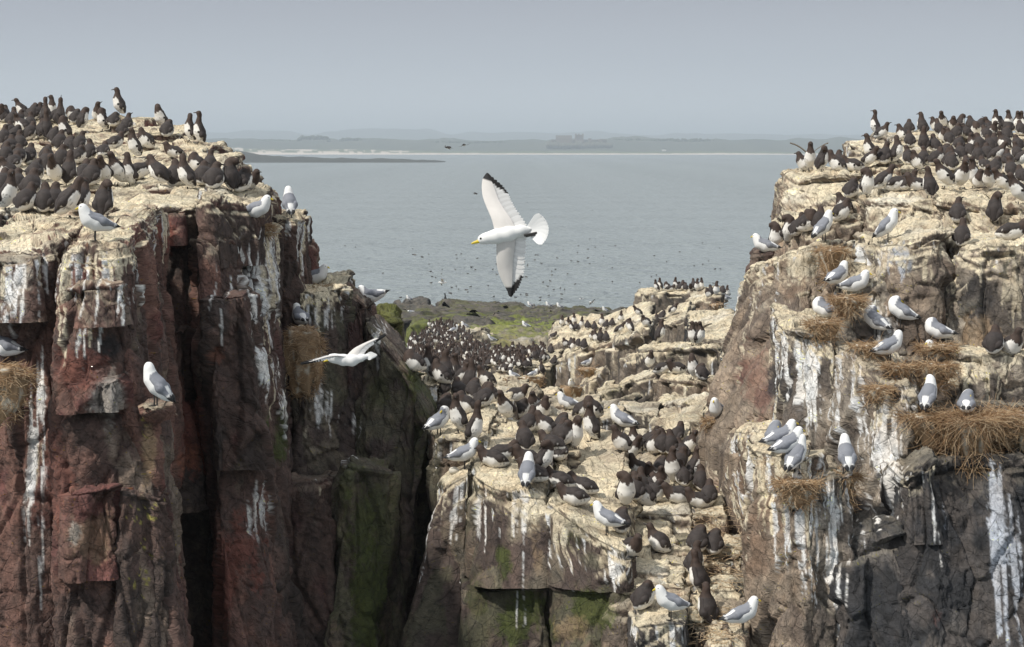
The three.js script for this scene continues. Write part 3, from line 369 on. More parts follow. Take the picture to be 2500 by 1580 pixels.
rock(cliffE, 'rock_ledge', [2325, 868, 20.0], [2560, 872, 19.8], 1.4, { ...gy, rise: 0.02, bl: [2322, 19.6], br: [2560, 19.5], yb: 1040, er: 0.07, st: 0.77, sl: 0.7, cr8: 0.4, toSea: false, front: [[0.45, 0.05], [0.55, -0.08]] });
rock(cliffE, 'rock_ledge', [2205, 985, 19.6], [2560, 985, 19.5], 1.6, { pal: PAL.dark, rise: 0, bl: [2210, 19.2], br: [2560, 19.2], yb: 1180, er: 0.1, st: 0.17, sl: 0.4, toSea: false, g: 0.3 });
rock(cliffE, 'rock_ledge', [2090, 870, 20.3], [2340, 880, 20.2], 1.6, { ...br, rise: 0, yb: 990, er: 0.1, st: 0.26, sl: 0.4, toSea: false, g: 0.3 });
// right cliff, top tiers
rock(cliffE, 'rock_ledge', [2106, 486, 24.6], [2300, 484, 24.2], 3, { ...br, rise: 0.12, yb: 640, bl: [2100, 23.8], br: [2300, 23.6], er: 0.12, st: 0.64, sl: 0.7, cr8: 0.25, toSea: false });
rock(cliffE, 'rock_ledge', [2295, 488, 23.9], [2570, 508, 23.2], 3, { ...br, rise: 0.2, yb: 640, bl: [2290, 23], br: [2570, 22.6], er: 0.14, st: 0.47, sl: 0.8, cr8: 0.25, toSea: false });
rock(cliffE, 'rock_ledge', [1930, 436, 27.4], [2110, 420, 26.6], 3, { ...br, rise: 0.08, bl: [1880, 25], br: [2110, 25], yb: 680, er: 0.12, st: 0.55, sl: 0.9, cr8: 0.2, toSea: false });
rock(cliffE, 'rock_column', [1908, 520, 26.2], [1990, 525, 25.6], 2, { ...br, rise: 0.1, bl: [1870, 25], br: [2000, 25], yb: 680, er: 0.15, st: 0.42, sl: 0.8, toSea: false });
rock(cliffE, 'rock_ledge', [1960, 560, 24.4], [2110, 520, 24.4], 1.4, { ...br, rise: 0.1, yb: 680, er: 0.14, st: 0.42, sl: 0.6, toSea: false });
rock(cliffE, 'rock_ledge', [2100, 452, 26.4], [2600, 455, 26], 3.2, { ...br, rise: 0.16, yb: 520, er: 0.1, st: 0.42, sl: 0.4, toSea: false, topRes: 4.5 });
rock(cliffE, 'rock_ledge', [2084, 400, 28.6], [2210, 396, 28.4], 1.6, { ...br, rise: 0.1, yb: 470, er: 0.1, st: 0.42, sl: 0.4, toSea: false });
rock(cliffE, 'rock_ledge', [2120, 420, 28.6], [2640, 415, 28.6], 2.6, { ...br, rise: 0.2, yb: 470, er: 0.1, st: 0.34, toSea: false, topRes: 4.5 });
rock(cliffE, 'rock_ledge', [2125, 378, 30.8], [2660, 372, 30.8], 2.6, { ...br, rise: 0.25, yb: 450, er: 0.1, st: 0.34, toSea: false, topRes: 4.5 });
rock(cliffE, 'rock_ledge', [2200, 338, 33], [2680, 332, 33], 3, { ...br, rise: 0.12, yb: 420, er: 0.1, st: 0.34, toSea: false, topRes: 4.5 });

// middle distance
const md = { pal: PAL.slate, toSea: true, res: 1.2 };
rock(midC, 'rock_block', [1568, 716, 62], [1716, 714, 62], 2.5, { ...md, topRes: 1.6, rise: -0.02, yb: 800, er: 0.15, cr: 0.4, st: 0.53, sl: 1.2, cr8: 0.3, fs: 1.6 });
rock(midC, 'rock_block', [1676, 742, 58], [1760, 722, 57], 2.0, { ...md, topRes: 1.6, pal: PAL.brown, rise: 0.3, yb: 830, er: 0.2, st: 0.37, sl: 0.9, fs: 1.6 });
rock(midC, 'rock_block', [1400, 846, 60], [1590, 790, 58], 3.0, { ...md, topRes: 1.6, rise: 0.5, yb: 880, er: 0.2, st: 0.37, sl: 0.9, fs: 1.6 });
rock(midC, 'rock_block', [1572, 800, 54], [1680, 768, 52], 2.5, { ...md, topRes: 1.6, rise: 0.2, yb: 870, er: 0.2, st: 0.31, sl: 0.9, fs: 1.5 });
rock(midC, 'rock_block', [1672, 790, 50], [1790, 790, 48], 2.5, { ...md, topRes: 1.6, pal: PAL.dark, rise: 0.2, yb: 880, er: 0.2, st: 0.25, sl: 0.9, fs: 1.5 });
rock(midC, 'rock_block', [1330, 842, 64], [1470, 828, 62], 2.5, { ...md, topRes: 1.6, rise: 0.75, yb: 880, er: 0.3, st: 0.25, fs: 1.6 });
rock(midC, 'rock_block', [1195, 888, 61], [1366, 872, 60], 3.0, { ...md, topRes: 1.6, rise: -0.02, yb: 920, er: 0.15, st: 0.43, sl: 0.6, cr8: 0.3, fs: 1.5 });
rock(midC, 'rock_block', [1266, 890, 57.5], [1354, 888, 57.5], 1.5, { ...md, topRes: 1.6, pal: PAL.olive, rise: -0.02, yb: 985, er: 0.15, cr: 0.3, st: 0.43, sl: 1, fs: 1.5 });
rock(midC, 'rock_ledge', [1216, 924, 56], [1330, 922, 56], 1.2, { ...md, topRes: 1.6, rise: -0.02, yb: 990, er: 0.12, st: 0.56, sl: 0.8, fs: 1.4 });
rock(midC, 'rock_block', [1364, 884, 55.5], [1420, 857, 55], 2.0, { ...md, topRes: 1.6, rise: 0.2, yb: 990, er: 0.15, st: 0.56, sl: 1.3, fs: 1.4 });
rock(midC, 'rock_block', [1420, 856, 54], [1500, 832, 53], 2.0, { ...md, topRes: 1.6, pal: PAL.brown, rise: 0.2, yb: 1000, er: 0.15, st: 0.37, sl: 1.2, fs: 1.4 });
rock(midC, 'rock_block', [1408, 940, 51], [1500, 884, 50], 1.5, { ...md, topRes: 1.6, rise: -0.02, yb: 1040, er: 0.2, st: 0.56, sl: 1.2, fs: 1.4 });
rock(midC, 'rock_block', [1360, 962, 51], [1410, 952, 51], 1.0, { ...md, topRes: 1.6, pal: PAL.brown, rise: -0.02, yb: 1040, er: 0.1, st: 0.37, sl: 0.6, fs: 1.3 });
rock(midC, 'rock_block', [1490, 838, 48], [1585, 800, 46], 2.0, { ...md, topRes: 1.6, rise: 0.2, yb: 1000, er: 0.25, st: 0.50, sl: 1.3, fs: 1.4 });
rock(midC, 'rock_ledge', [1555, 852, 34.5], [1760, 848, 33.4], 1.2, { ...md, topRes: 1.6, rise: -0.02, yb: 960, er: 0.12, st: 0.53, sl: 0.6, cr8: 0.25, fs: 1.2 });
rock(midC, 'rock_block', [1530, 872, 35.4], [1640, 862, 35], 1.0, { ...md, topRes: 1.6, rise: -0.02, yb: 960, er: 0.14, st: 0.50, sl: 0.8, fs: 1.2 });
rock(midC, 'rock_block', [1505, 942, 33.4], [1622, 902, 33], 1.0, { ...md, topRes: 1.6, rise: -0.02, yb: 1060, er: 0.12, st: 0.37, sl: 0.8, fs: 1.2 });
rock(midC, 'rock_block', [1610, 920, 31.6], [1750, 926, 30.6], 1.2, { ...md, topRes: 1.6, pal: PAL.brown, rise: -0.02, yb: 1060, er: 0.14, st: 0.50, sl: 0.7, cr8: 0.3, fs: 1.2 });
rock(midC, 'rock_block', [1454, 962, 33], [1512, 946, 33], 1.0, { ...md, topRes: 1.6, pal: PAL.olive, rise: 0.05, yb: 1070, er: 0.12, st: 0.37, sl: 0.6, fs: 1.2 });
rock(midC, 'rock_block', [1430, 1010, 31], [1560, 985, 30.6], 1.0, { ...md, topRes: 1.6, pal: PAL.dark, rise: 0.05, yb: 1100, er: 0.12, st: 0.31, sl: 0.7, g: 0.6, fs: 1.2 });
rock(midC, 'rock_block', [1600, 985, 29.6], [1740, 985, 28.4], 1.0, { ...md, topRes: 1.6, pal: PAL.brown, rise: 0.05, yb: 1100, er: 0.14, st: 0.43, sl: 0.7, fs: 1.2 });
rock(midC, 'rock_block', [1690, 830, 42], [1880, 800, 41], 4, { ...md, topRes: 1.6, rise: 0.1, yb: 900, er: 0.2, st: 0.37, sl: 0.9, fs: 1.3 });
rock(midC, 'rock_block', [1650, 930, 36], [1860, 900, 35], 4, { ...md, topRes: 1.6, rise: 0.1, yb: 1000, er: 0.2, st: 0.37, sl: 0.9, fs: 1.3 });
rock(midC, 'rock_floor', [1000, 1010, 42], [1560, 1025, 42], 16.0, { ...md, rise: -1.6, yb: 1200, er: 0.3, st: 0.25, fs: 1.5, topRes: 4, toSea: true });
// the colony's flat and the mossy shelf beyond
rock(farC, 'rock_flat', [930, 912, 60], [1150, 915, 60], 39, { pal: PAL.grey, rise: -2.1, yb: 1000, er: 0.4, st: 0.3, fs: 2.4, rough: 1.3, res: 2.4, topRes: 2, g: 0.9 });
rock(farC, 'rock_flat', [1120, 915, 60], [1420, 922, 60], 20, { pal: PAL.grey, rise: -1.4, yb: 1000, er: 0.4, st: 0.3, fs: 2.4, rough: 1.3, res: 2.4, topRes: 2, g: 0.9 });
const sh = { pal: PAL.dark, g: 0.1, st: 0.05, er: 0.35, res: 1.5, topRes: 2, fs: 2.6, rough: 1.4 };
const ML = [0.15, 0.175, 0.03];
rock(farC, 'mossy_ledge', [1075, 858, 80], [1620, 880, 80], 11, { ...sh, rise: -0.4, yb: 960, g: 0.5, moss: 0.75, mossC: [0.17, 0.16, 0.045], mossBias: 0.05 });
rock(farC, 'mossy_ledge', [1060, 830, 91], [1640, 850, 90], 11, { ...sh, rise: -0.3, yb: 900, g: 0.3, moss: 0.85, mossC: [0.17, 0.18, 0.045], mossBias: 0.15 });
rock(farC, 'mossy_ledge', [1090, 806, 102], [1640, 822, 101], 10, { ...sh, rise: -0.2, yb: 870, moss: 0.95, mossC: ML, mossBias: 0.2 });
rock(farC, 'mossy_ledge', [1000, 790, 108], [1640, 800, 108], 9, { ...sh, rise: -0.2, yb: 850, moss: 0.9, mossC: [0.12, 0.135, 0.03], mossBias: 0.15 });
rock(farC, 'mossy_ledge', [930, 780, 110], [1620, 784, 114], 9, { ...sh, rise: -0.1, yb: 830, moss: 0.7, mossC: [0.09, 0.095, 0.028] });
rock(farC, 'mossy_ledge', [945, 764, 120], [1140, 768, 120], 6, { ...sh, rise: 0, yb: 800, moss: 0.4, mossC: [0.06, 0.06, 0.02] });
rock(farC, 'mossy_ledge', [1056, 760, 122], [1500, 778, 120], 8, { ...sh, rise: 0.05, yb: 800, moss: 0.7, mossC: [0.075, 0.08, 0.02] });
rock(farC, 'dark_rock', [986, 738, 130], [1044, 742, 130], 4, { ...sh, rise: 0.1, yb: 780, rough: 0.9, moss: 0.1 });
rock(farC, 'dark_rock', [1066, 745, 130], [1280, 752, 129], 4, { ...sh, rise: 0.05, yb: 780, moss: 0.55, mossC: [0.07, 0.072, 0.02] });
rock(farC, 'dark_rock', [1085, 785, 106], [1190, 798, 105], 4, { ...sh, rise: 0.1, yb: 825, moss: 0.05, er: 0.6 });
rock(farC, 'dark_rock', [955, 750, 126], [1060, 756, 126], 4, { ...sh, rise: 0.1, yb: 800, moss: 0.1 });
rock(farC, 'dark_rock', [1280, 758, 126], [1490, 774, 124], 5, { ...sh, rise: -0.1, yb: 800, moss: 0.75, mossC: [0.06, 0.075, 0.018] });

// loose boulders
function boulder(label, tl, tr, th, o) { const m = rock(null, 'boulder', tl, tr, th, { toSea: false, sink: 0.12, ...o }); top(m, 'boulder'); return tag(m, label, 'boulder'); }
const bo = { pal: PAL.brown, er: 0.06, cr: 0.07, rough: 0.6 };
boulder('large cream boulder with a flat tilted top in the middle of the gap', [1376, 1156, 21.3], [1524, 1186, 20.8], 1.3, { ...bo, rise: 0.42, yb: 1240, st: 0.4, sl: 0.3, front: [[0.5, 0.12]] });
boulder('pointed pale boulder at the back of the gully against the grey wall', [1580, 1082, 25.2], [1692, 1090, 24.6], 0.6, { ...bo, rise: 0.3, yb: 1110, er: 0.1 });
boulder('tan pointed boulder beside the gull at the head of the gully', [1524, 1086, 25.6], [1590, 1092, 25.6], 0.5, { ...bo, rise: 0.22, yb: 1110, er: 0.1 });
boulder('round brown boulder behind the cream boulder at the head of the gully', [1472, 1092, 24.8], [1532, 1096, 24.6], 0.4, { ...bo, rise: 0.12, yb: 1120, er: 0.14, cr: 0.15, g: 0.3, pal: PAL.olive });
boulder('rounded tan boulder in the midst of the resting guillemots in the gully', [1560, 1142, 22.8], [1664, 1132, 22.8], 0.6, { ...bo, rise: 0.12, yb: 1180, er: 0.12, cr: 0.15, g: 0.6 });
boulder('wide split block below the resting guillemots in the gully', [1537, 1254, 20.7], [1690, 1252, 20.6], 0.8, { ...bo, rise: 0.1, yb: 1322, st: 0.35, sl: 0.3 });
boulder('block leaning beside the grey wall below the resting guillemots', [1696, 1262, 20.5], [1775, 1258, 20.4], 0.8, { ...bo, rise: 0.1, yb: 1345, st: 0.6, sl: 0.3 });
boulder('wedge shaped slab lying under the wide split block', [1537, 1284, 20.3], [1642, 1312, 20.1], 0.5, { ...bo, rise: 0.08, yb: 1330, st: 0.4, sl: .2 });
boulder('small dark block under the wedge shaped slab', [1632, 1322, 20.2], [1686, 1318, 20.2], 0.4, { ...bo, rise: 0.03, yb: 1362, g: 0.2, st: 0.2, pal: PAL.olive });
boulder('cream block beside the dark guillemot tucked behind the buttress', [1540, 1330, 19.8], [1594, 1328, 19.8], 0.5, { ...bo, rise: 0.1, yb: 1372, st: 0.2 });
boulder('tilted brown block below the guillemot with bill raised', [1586, 1358, 19.7], [1682, 1384, 19.5], 0.5, { ...bo, rise: 0.1, yb: 1408, st: 0.3, g: .6 });
boulder('flat pale slab in the gully, second step above the lone dark guillemot', [1535, 1395, 19.3], [1640, 1404, 19.2], 0.6, { ...bo, rise: 0.1, yb: 1440, st: 0.2 });
boulder('long streaked slab just above the lone dark guillemot', [1540, 1428, 19.0], [1680, 1432, 18.9], 0.6, { ...bo, rise: 0.08, yb: 1500, st: 0.7, sl: 0.3 });
boulder('cream block behind the yellow billed gull low in the gully', [1590, 1474, 18.7], [1690, 1468, 18.7], 0.5, { ...bo, rise: 0.08, yb: 1515, st: 0.3 });
boulder('squat streaked block under the gull low in the gully', [1548, 1528, 18.1], [1684, 1516, 18.1], 0.6, { ...bo, rise: 0.1, yb: 1620, st: 0.75, sl: 0.5, pal: PAL.dark, bl: [1545, 18], br: [1690, 18] });
boulder('dark brown block beside the straw slope at the foot of the grey wall', [1708, 1440, 18.9], [1800, 1440, 18.8], 0.5, { ...bo, rise: 0.05, yb: 1500, st: 0.3, pal: PAL.olive });
boulder('blackened knob wedged against the grey wall', [1796, 1420, 18.9], [1828, 1424, 18.9], 0.3, { ...bo, rise: 0, yb: 1520, st: 0.3, pal: PAL.dark, g: 0.4 });
boulder('low grey ledge stone under the preening gull at the wall foot', [1735, 1562, 18.0], [1826, 1540, 18.1], 0.5, { ...bo, rise: 0.05, yb: 1620, st: 0.5, sl: .3 });
boulder('reddish boulder behind the two preening guillemots on the grey cliff edge', [1832, 620, 24.6], [1888, 612, 24.3], 0.4, { ...bo, pal: PAL.red, rise: 0.1, yb: 655, er: 0.16, cr: 0.16, g: 0, st: 0, rough: 0.8 });
boulder('ochre boulder among guillemots on the far terrace block', [1732, 712, 60], [1772, 712, 60], 1, { ...bo, rise: 0.2, yb: 730, er: 0.3, cr: 0.3, g: 0.2, fs: 1.5, st: 0 });
// rubble and small steps filling the gap
const rb = { pal: PAL.brown, toSea: false, er: 0.05, cr: 0.06, rough: 0.8, st: 0.55, sl: 0.4, g: 0.8 };
rock(stackC, 'rock_block', [1277, 1000, 26.5], [1385, 985, 26.5], 0.7, { ...rb, rise: 0.05, yb: 1040, er: 0.1, g: 0.5 });
rock(stackC, 'rock_block', [1300, 1040, 24.6], [1350, 1012, 24.8], 0.7, { ...rb, rise: 0.2, yb: 1075 });
rock(stackC, 'rock_block', [1350, 1044, 24.8], [1424, 1036, 24.8], 0.8, { ...rb, rise: 0.05, yb: 1080, g: 0.5 });
rock(stackC, 'rock_block', [1180, 980, 26.2], [1245, 972, 26.2], 0.7, { ...rb, rise: 0.08, yb: 1012 });
rock(stackC, 'rock_block', [1210, 950, 29], [1290, 945, 29], 0.8, { ...rb, rise: 0.05, yb: 990, pal: PAL.grey });
rock(stackC, 'rock_block', [1110, 962, 27.5], [1175, 958, 27.5], 0.7, { ...rb, rise: 0.05, yb: 990 });
rock(stackC, 'rock_block', [1400, 1000, 29], [1470, 985, 29], 1, { ...rb, rise: 0.05, yb: 1060, pal: PAL.grey, st: 0.8 });
rock(stackC, 'rock_block', [1455, 1030, 28], [1530, 1018, 28], 1, { ...rb, rise: 0.05, yb: 1090, pal: PAL.grey, st: 0.8 });
rock(stackC, 'rock_block', [1520, 1000, 29], [1610, 1010, 28.6], 1, { ...rb, rise: 0.05, yb: 1080, pal: PAL.grey, st: 0.8, sl: 0.7 });
rock(stackC, 'rock_block', [1610, 1030, 27.4], [1720, 1030, 26.8], 1, { ...rb, rise: 0.1, yb: 1100, st: 0.7, sl: 0.6 });
rock(stackC, 'rock_block', [1250, 1060, 22.9], [1330, 1058, 22.9], 0.6, { ...rb, rise: 0.08, yb: 1100 });
rock(stackC, 'rock_block', [1200, 1046, 22.7], [1250, 1050, 22.6], 0.6, { ...rb, rise: 0.08, yb: 1090, st: 0.8 });
rock(stackC, 'rock_block', [1268, 1108, 21.5], [1318, 1106, 21.5], 0.4, { ...rb, rise: 0.05, yb: 1135 });
for (const [x, y, d, w, h] of [[1500, 1180, 22.3, 60, 30], [1700, 1180, 22.4, 70, 26], [1640, 1200, 21.7, 60, 24], [1560, 1216, 21.4, 50, 20], [1720, 1350, 19.9, 60, 36], [1770, 1370, 19.7, 40, 30], [1650, 1420, 19.1, 40, 26], [1700, 1395, 19.4, 50, 24], [1760, 1530, 18.3, 50, 30], [1700, 1520, 18.4, 36, 24], [1230, 1000, 25.2, 40, 26], [1420, 1075, 23.4, 50, 30], [1160, 1000, 24.6, 40, 26], [1100, 1000, 23.8, 44, 24], [1090, 975, 25, 46, 22], [1340, 965, 29, 50, 34], [1320, 1085, 22.4, 44, 22]]) rock(stackC, 'rock_block', [x - w / 2, y, d], [x + w / 2, y + 3 - (w * 7 % 9), d - 0.1], w / 90, { ...rb, rise: 0.05, yb: y + h, pal: w % 4 ? PAL.brown : PAL.olive });
meshRocks();
// ---------------------------------------------------------------- sea and far coast
{
  const S = 1024, d = new Uint8Array(S * S * 4);
  const tn = (x, y, f, s) => { const n = (a, b) => noise(a, b, s), u = x * f, v = y * f; const w = (1 - x), q = (1 - y); return n(u, v) * w * q + n(u - f, v) * x * q + n(u, v - f) * w * y + n(u - f, v - f) * x * y; };
  for (let j = 0; j < S; j++) for (let i = 0; i < S; i++) { const x = i / S, y = j / S; let h = 0.5 * tn(x, y, 22, 3) + 0.34 * tn(x, y, 60, 7) + 0.24 * tn(x, y, 150, 11) + 0.12 * tn(x, y, 330, 5); const v = Math.max(0, Math.min(255, 128 + h * 150)); const o = (j * S + i) * 4; d[o] = d[o + 1] = d[o + 2] = v; d[o + 3] = 255; }
  const mk = rep => { const t = new THREE.DataTexture(d, S, S); t.wrapS = t.wrapT = THREE.RepeatWrapping; t.magFilter = THREE.LinearFilter; t.minFilter = THREE.LinearMipmapLinearFilter; t.generateMipmaps = true; t.repeat.set(rep, rep * 1.0); t.needsUpdate = true; return t; };
  const bump = mk(1);
  const g = new THREE.PlaneGeometry(30000, 30000, 1, 1); g.rotateX(-Math.PI / 2);
  const uv = g.attributes.uv; for (let i = 0; i < uv.count; i++) uv.setXY(i, g.attributes.position.getX(i) / 70, g.attributes.position.getZ(i) / 45);
  const m = new THREE.MeshPhysicalMaterial({ color: new THREE.Color().setRGB(0.225, 0.255, 0.255), roughness: 0.22, ior: 1.33, bumpMap: bump, bumpScale: 1.7 });
  const sea = new THREE.Mesh(g, m); sea.receiveShadow = true; sea.position.z = -6000; structure(sea, 'sea');
}
/* a ridge of land across the view: profile [px, py] as seen, at a distance, falling to the sea in front and behind */
function ridge(name, d, prof, base, colour, deep, rough = 0, step = 6) {
  const pos = [], col = [], idx = []; let n = 0; const x0 = prof[0][0], x1 = prof[prof.length - 1][0];
  for (let px = x0; px <= x1; px += step) {
    let k = 0; while (k < prof.length - 2 && prof[k + 1][0] < px) k++; const [ax, ay] = prof[k], [bx, by] = prof[k + 1], t = Math.max(0, Math.min(1, (px - ax) / (bx - ax))); const py = ay + (by - ay) * t + rough * fbm(px * 0.06, d, 1, 3);
    const rows = [[0, base, 0], [0.16, 0.25, 1], [0.35, 0.55, 2], [0.6, 0.85, 3], [1, 1, 4]];
    for (const [f, h, q] of rows) { const dd = d * (1 - deep * (1 - f)), tip = at(px, py, d), y = q === 0 ? base : base + (tip.y - base) * h * (1 + 0.12 * noise(px * 0.02, q, d)); pos.push((px - 1250) / F * dd, y, -dd); const c = colour(px, h, q); col.push(...c); }
    const b = at(px, py, d); pos.push((px - 1250) / F * d * 1.25, base - 2, -d * 1.25); col.push(...colour(px, 0, 0)); n++;
  }
  for (let i = 0; i < n - 1; i++) for (let q = 0; q < 5; q++) { const a = i * 6 + q, b = a + 6; idx.push(a, b, a + 1, b, b + 1, a + 1); }
  const g = new THREE.BufferGeometry(); g.setAttribute('position', new THREE.Float32BufferAttribute(pos, 3)); g.setAttribute('color', new THREE.Float32BufferAttribute(col, 3)); g.setIndex(idx); g.computeVertexNormals();
  const m = new THREE.Mesh(g, VC); m.castShadow = m.receiveShadow = true; return structure(m, name);
}
const field = (a, b, f) => (px, h, q) => { const k = noise(px * f, q * 2.7, a[0] * 50) * 0.5 + 0.5; return a.map((v, i) => v + (b[i] - v) * k); };
ridge('far_hill', 11000, [[-200, 330], [480, 322], [600, 320], [760, 324], [900, 318], [980, 314], [1040, 315], [1100, 325], [1300, 322], [1500, 322], [1600, 327], [1700, 325], [1850, 326], [2050, 328], [2300, 330], [2700, 330]], -1, field([0.05, 0.06, 0.045], [0.08, 0.085, 0.06], 0.02), 0.2);
ridge('coastal_hill', 5200, [[-200, 345], [480, 341], [600, 340], [740, 342], [900, 341], [1050, 338], [1200, 342], [1330, 341], [1400, 338], [1560, 336], [1640, 340], [1760, 341], [1900, 339], [2050, 338], [2300, 340], [2700, 340]], -1, field([0.03, 0.04, 0.025], [0.075, 0.08, 0.045], 0.03), 0.16, 2.2, 3);
ridge('dune_belt', 4200, [[-200, 364], [480, 362], [580, 361], [640, 364], [700, 366], [800, 365], [920, 367], [1050, 368], [1200, 369], [1400, 369], [1600, 370], [1800, 369], [1900, 371], [2100, 372], [2700, 372]], -0.5, (px, h, q) => q < 2 ? [0.62, 0.54, 0.47] : (noise(px * 0.09, q, 3) > 0.25 && px < 1000 ? [0.55, 0.48, 0.40] : [0.10, 0.12, 0.06]), 0.14, 1.6, 3);
ridge('rocky_spit', 1750, [[-200, 366], [480, 368], [560, 369], [640, 378], [700, 382], [800, 385], [900, 387], [930, 385], [970, 387], [1000, 389], [1060, 391], [1090, 394]], -0.5, (px, h, q) => { const k = noise(px * 0.03, q * 3, 8) * 0.5 + 0.5; return [0.022 + 0.016 * k, 0.022 + 0.018 * k, 0.02 + 0.008 * k]; }, 0.10, 1.2, 4);
ridge('pale_field', 5000, [[1740, 368], [1800, 364], [1900, 362], [1990, 363], [2040, 366]], -1, () => [0.42, 0.40, 0.24], 0.03, 0, 10);
// ---------------------------------------------------------------- birds: bodies meshed from a field of tapered bones
/* surface nets over the zero set of f inside a box */
function fieldMesh(f, lo, hi, cell, colour) {
  const nx = Math.ceil((hi[0] - lo[0]) / cell) + 1, ny = Math.ceil((hi[1] - lo[1]) / cell) + 1, nz = Math.ceil((hi[2] - lo[2]) / cell) + 1, D = new Float32Array(nx * ny * nz), I = (i, j, k) => (k * ny + j) * nx + i;
  for (let k = 0; k < nz; k++) for (let j = 0; j < ny; j++) for (let i = 0; i < nx; i++) D[I(i, j, k)] = f(lo[0] + i * cell, lo[1] + j * cell, lo[2] + k * cell);
  const id = new Int32Array(nx * ny * nz).fill(-1), pos = [], idx = [];
  const E = [[0, 1], [0, 2], [0, 4], [1, 3], [1, 5], [2, 3], [2, 6], [3, 7], [4, 5], [4, 6], [5, 7], [6, 7]];
  for (let k = 0; k < nz - 1; k++) for (let j = 0; j < ny - 1; j++) for (let i = 0; i < nx - 1; i++) {
    const c = []; for (let q = 0; q < 8; q++) c.push(D[I(i + (q & 1), j + (q >> 1 & 1), k + (q >> 2))]);
    let x = 0, y = 0, z = 0, n = 0;
    for (const [a, b] of E) if ((c[a] < 0) !== (c[b] < 0)) { const t = c[a] / (c[a] - c[b]); x += (a & 1) + ((b & 1) - (a & 1)) * t; y += (a >> 1 & 1) + ((b >> 1 & 1) - (a >> 1 & 1)) * t; z += (a >> 2) + ((b >> 2) - (a >> 2)) * t; n++; }
    if (n) { id[I(i, j, k)] = pos.length / 3; pos.push(lo[0] + (i + x / n) * cell, lo[1] + (j + y / n) * cell, lo[2] + (k + z / n) * cell); }
  }
  const quad = (a, b, c, d, flip) => flip ? idx.push(a, c, b, a, d, c) : idx.push(a, b, c, a, c, d);
  for (let k = 1; k < nz - 1; k++) for (let j = 1; j < ny - 1; j++) for (let i = 1; i < nx - 1; i++) {
    const s = D[I(i, j, k)] < 0;
    if (s !== D[I(i + 1, j, k)] < 0) quad(id[I(i, j - 1, k - 1)], id[I(i, j, k - 1)], id[I(i, j, k)], id[I(i, j - 1, k)], !s);
    if (s !== D[I(i, j + 1, k)] < 0) quad(id[I(i - 1, j, k - 1)], id[I(i - 1, j, k)], id[I(i, j, k)], id[I(i, j, k - 1)], !s);
    if (s !== D[I(i, j, k + 1)] < 0) quad(id[I(i - 1, j - 1, k)], id[I(i, j - 1, k)], id[I(i, j, k)], id[I(i - 1, j, k)], !s);
  }
  const e = cell * 0.4, nor = new Float32Array(pos.length), col = new Float32Array(pos.length);
  for (let q = 0; q < pos.length; q += 3) { const x = pos[q], y = pos[q + 1], z = pos[q + 2]; let a = f(x + e, y, z) - f(x - e, y, z), b = f(x, y + e, z) - f(x, y - e, z), c = f(x, y, z + e) - f(x, y, z - e); const l = Math.hypot(a, b, c) || 1; nor[q] = a / l; nor[q + 1] = b / l; nor[q + 2] = c / l; const C = colour(x, y, z, a / l, b / l, c / l); col[q] = C[0]; col[q + 1] = C[1]; col[q + 2] = C[2]; }
  const g = new THREE.BufferGeometry(); g.setAttribute('position', new THREE.Float32BufferAttribute(pos, 3)); g.setAttribute('normal', new THREE.BufferAttribute(nor, 3)); g.setAttribute('color', new THREE.BufferAttribute(col, 3)); g.setIndex(idx); return g;
}
/* distance to a tapered bone between points [x, y, z, r]; fz flattens across z */
function bone(x, y, z, a, b) { const dx = b[0] - a[0], dy = b[1] - a[1], dz = b[2] - a[2], l = dx * dx + dy * dy + dz * dz || 1e-9; let t = ((x - a[0]) * dx + (y - a[1]) * dy + (z - a[2]) * dz) / l; t = t < 0 ? 0 : t > 1 ? 1 : t; const u = x - a[0] - dx * t, v = y - a[1] - dy * t, w = z - a[2] - dz * t; return Math.sqrt(u * u + v * v + w * w) - (a[3] + (b[3] - a[3]) * t); }
const smin = (a, b, k) => { const h = Math.max(0, k - Math.abs(a - b)) / k; return Math.min(a, b) - h * h * k * 0.25; };
const chain = (pts, k) => (x, y, z) => { let d = 9; for (let i = 0; i < pts.length - 1; i++) d = smin(d, bone(x, y, z, pts[i], pts[i + 1]), k); return d; };
const BM = new THREE.MeshStandardMaterial({ vertexColors: true, roughness: 0.78 });
const darkMat = mat([0.03, 0.026, 0.024], 0.5), yellowMat = mat([0.62, 0.47, 0.03], 0.45), footMat = mat([0.045, 0.038, 0.034], 0.7), eyeMat = mat([0.008, 0.008, 0.008], 0.2), orangeMat = mat([0.45, 0.16, 0.06], 0.6);
const turnHead = (p, c, a) => { const s = Math.sin(a), q = Math.cos(a), x = p[0] - c[0], z = p[2] - c[2]; return [c[0] + x * q + z * s, p[1], c[2] - x * s + z * q, p[3]]; };
const bodyBox = pts => { const lo = [9, 9, 9], hi = [-9, -9, -9]; for (const p of pts) for (let i = 0; i < 3; i++) { lo[i] = Math.min(lo[i], p[i] - p[3] - 0.03); hi[i] = Math.max(hi[i], p[i] + p[3] + 0.03); } return [lo, hi]; };
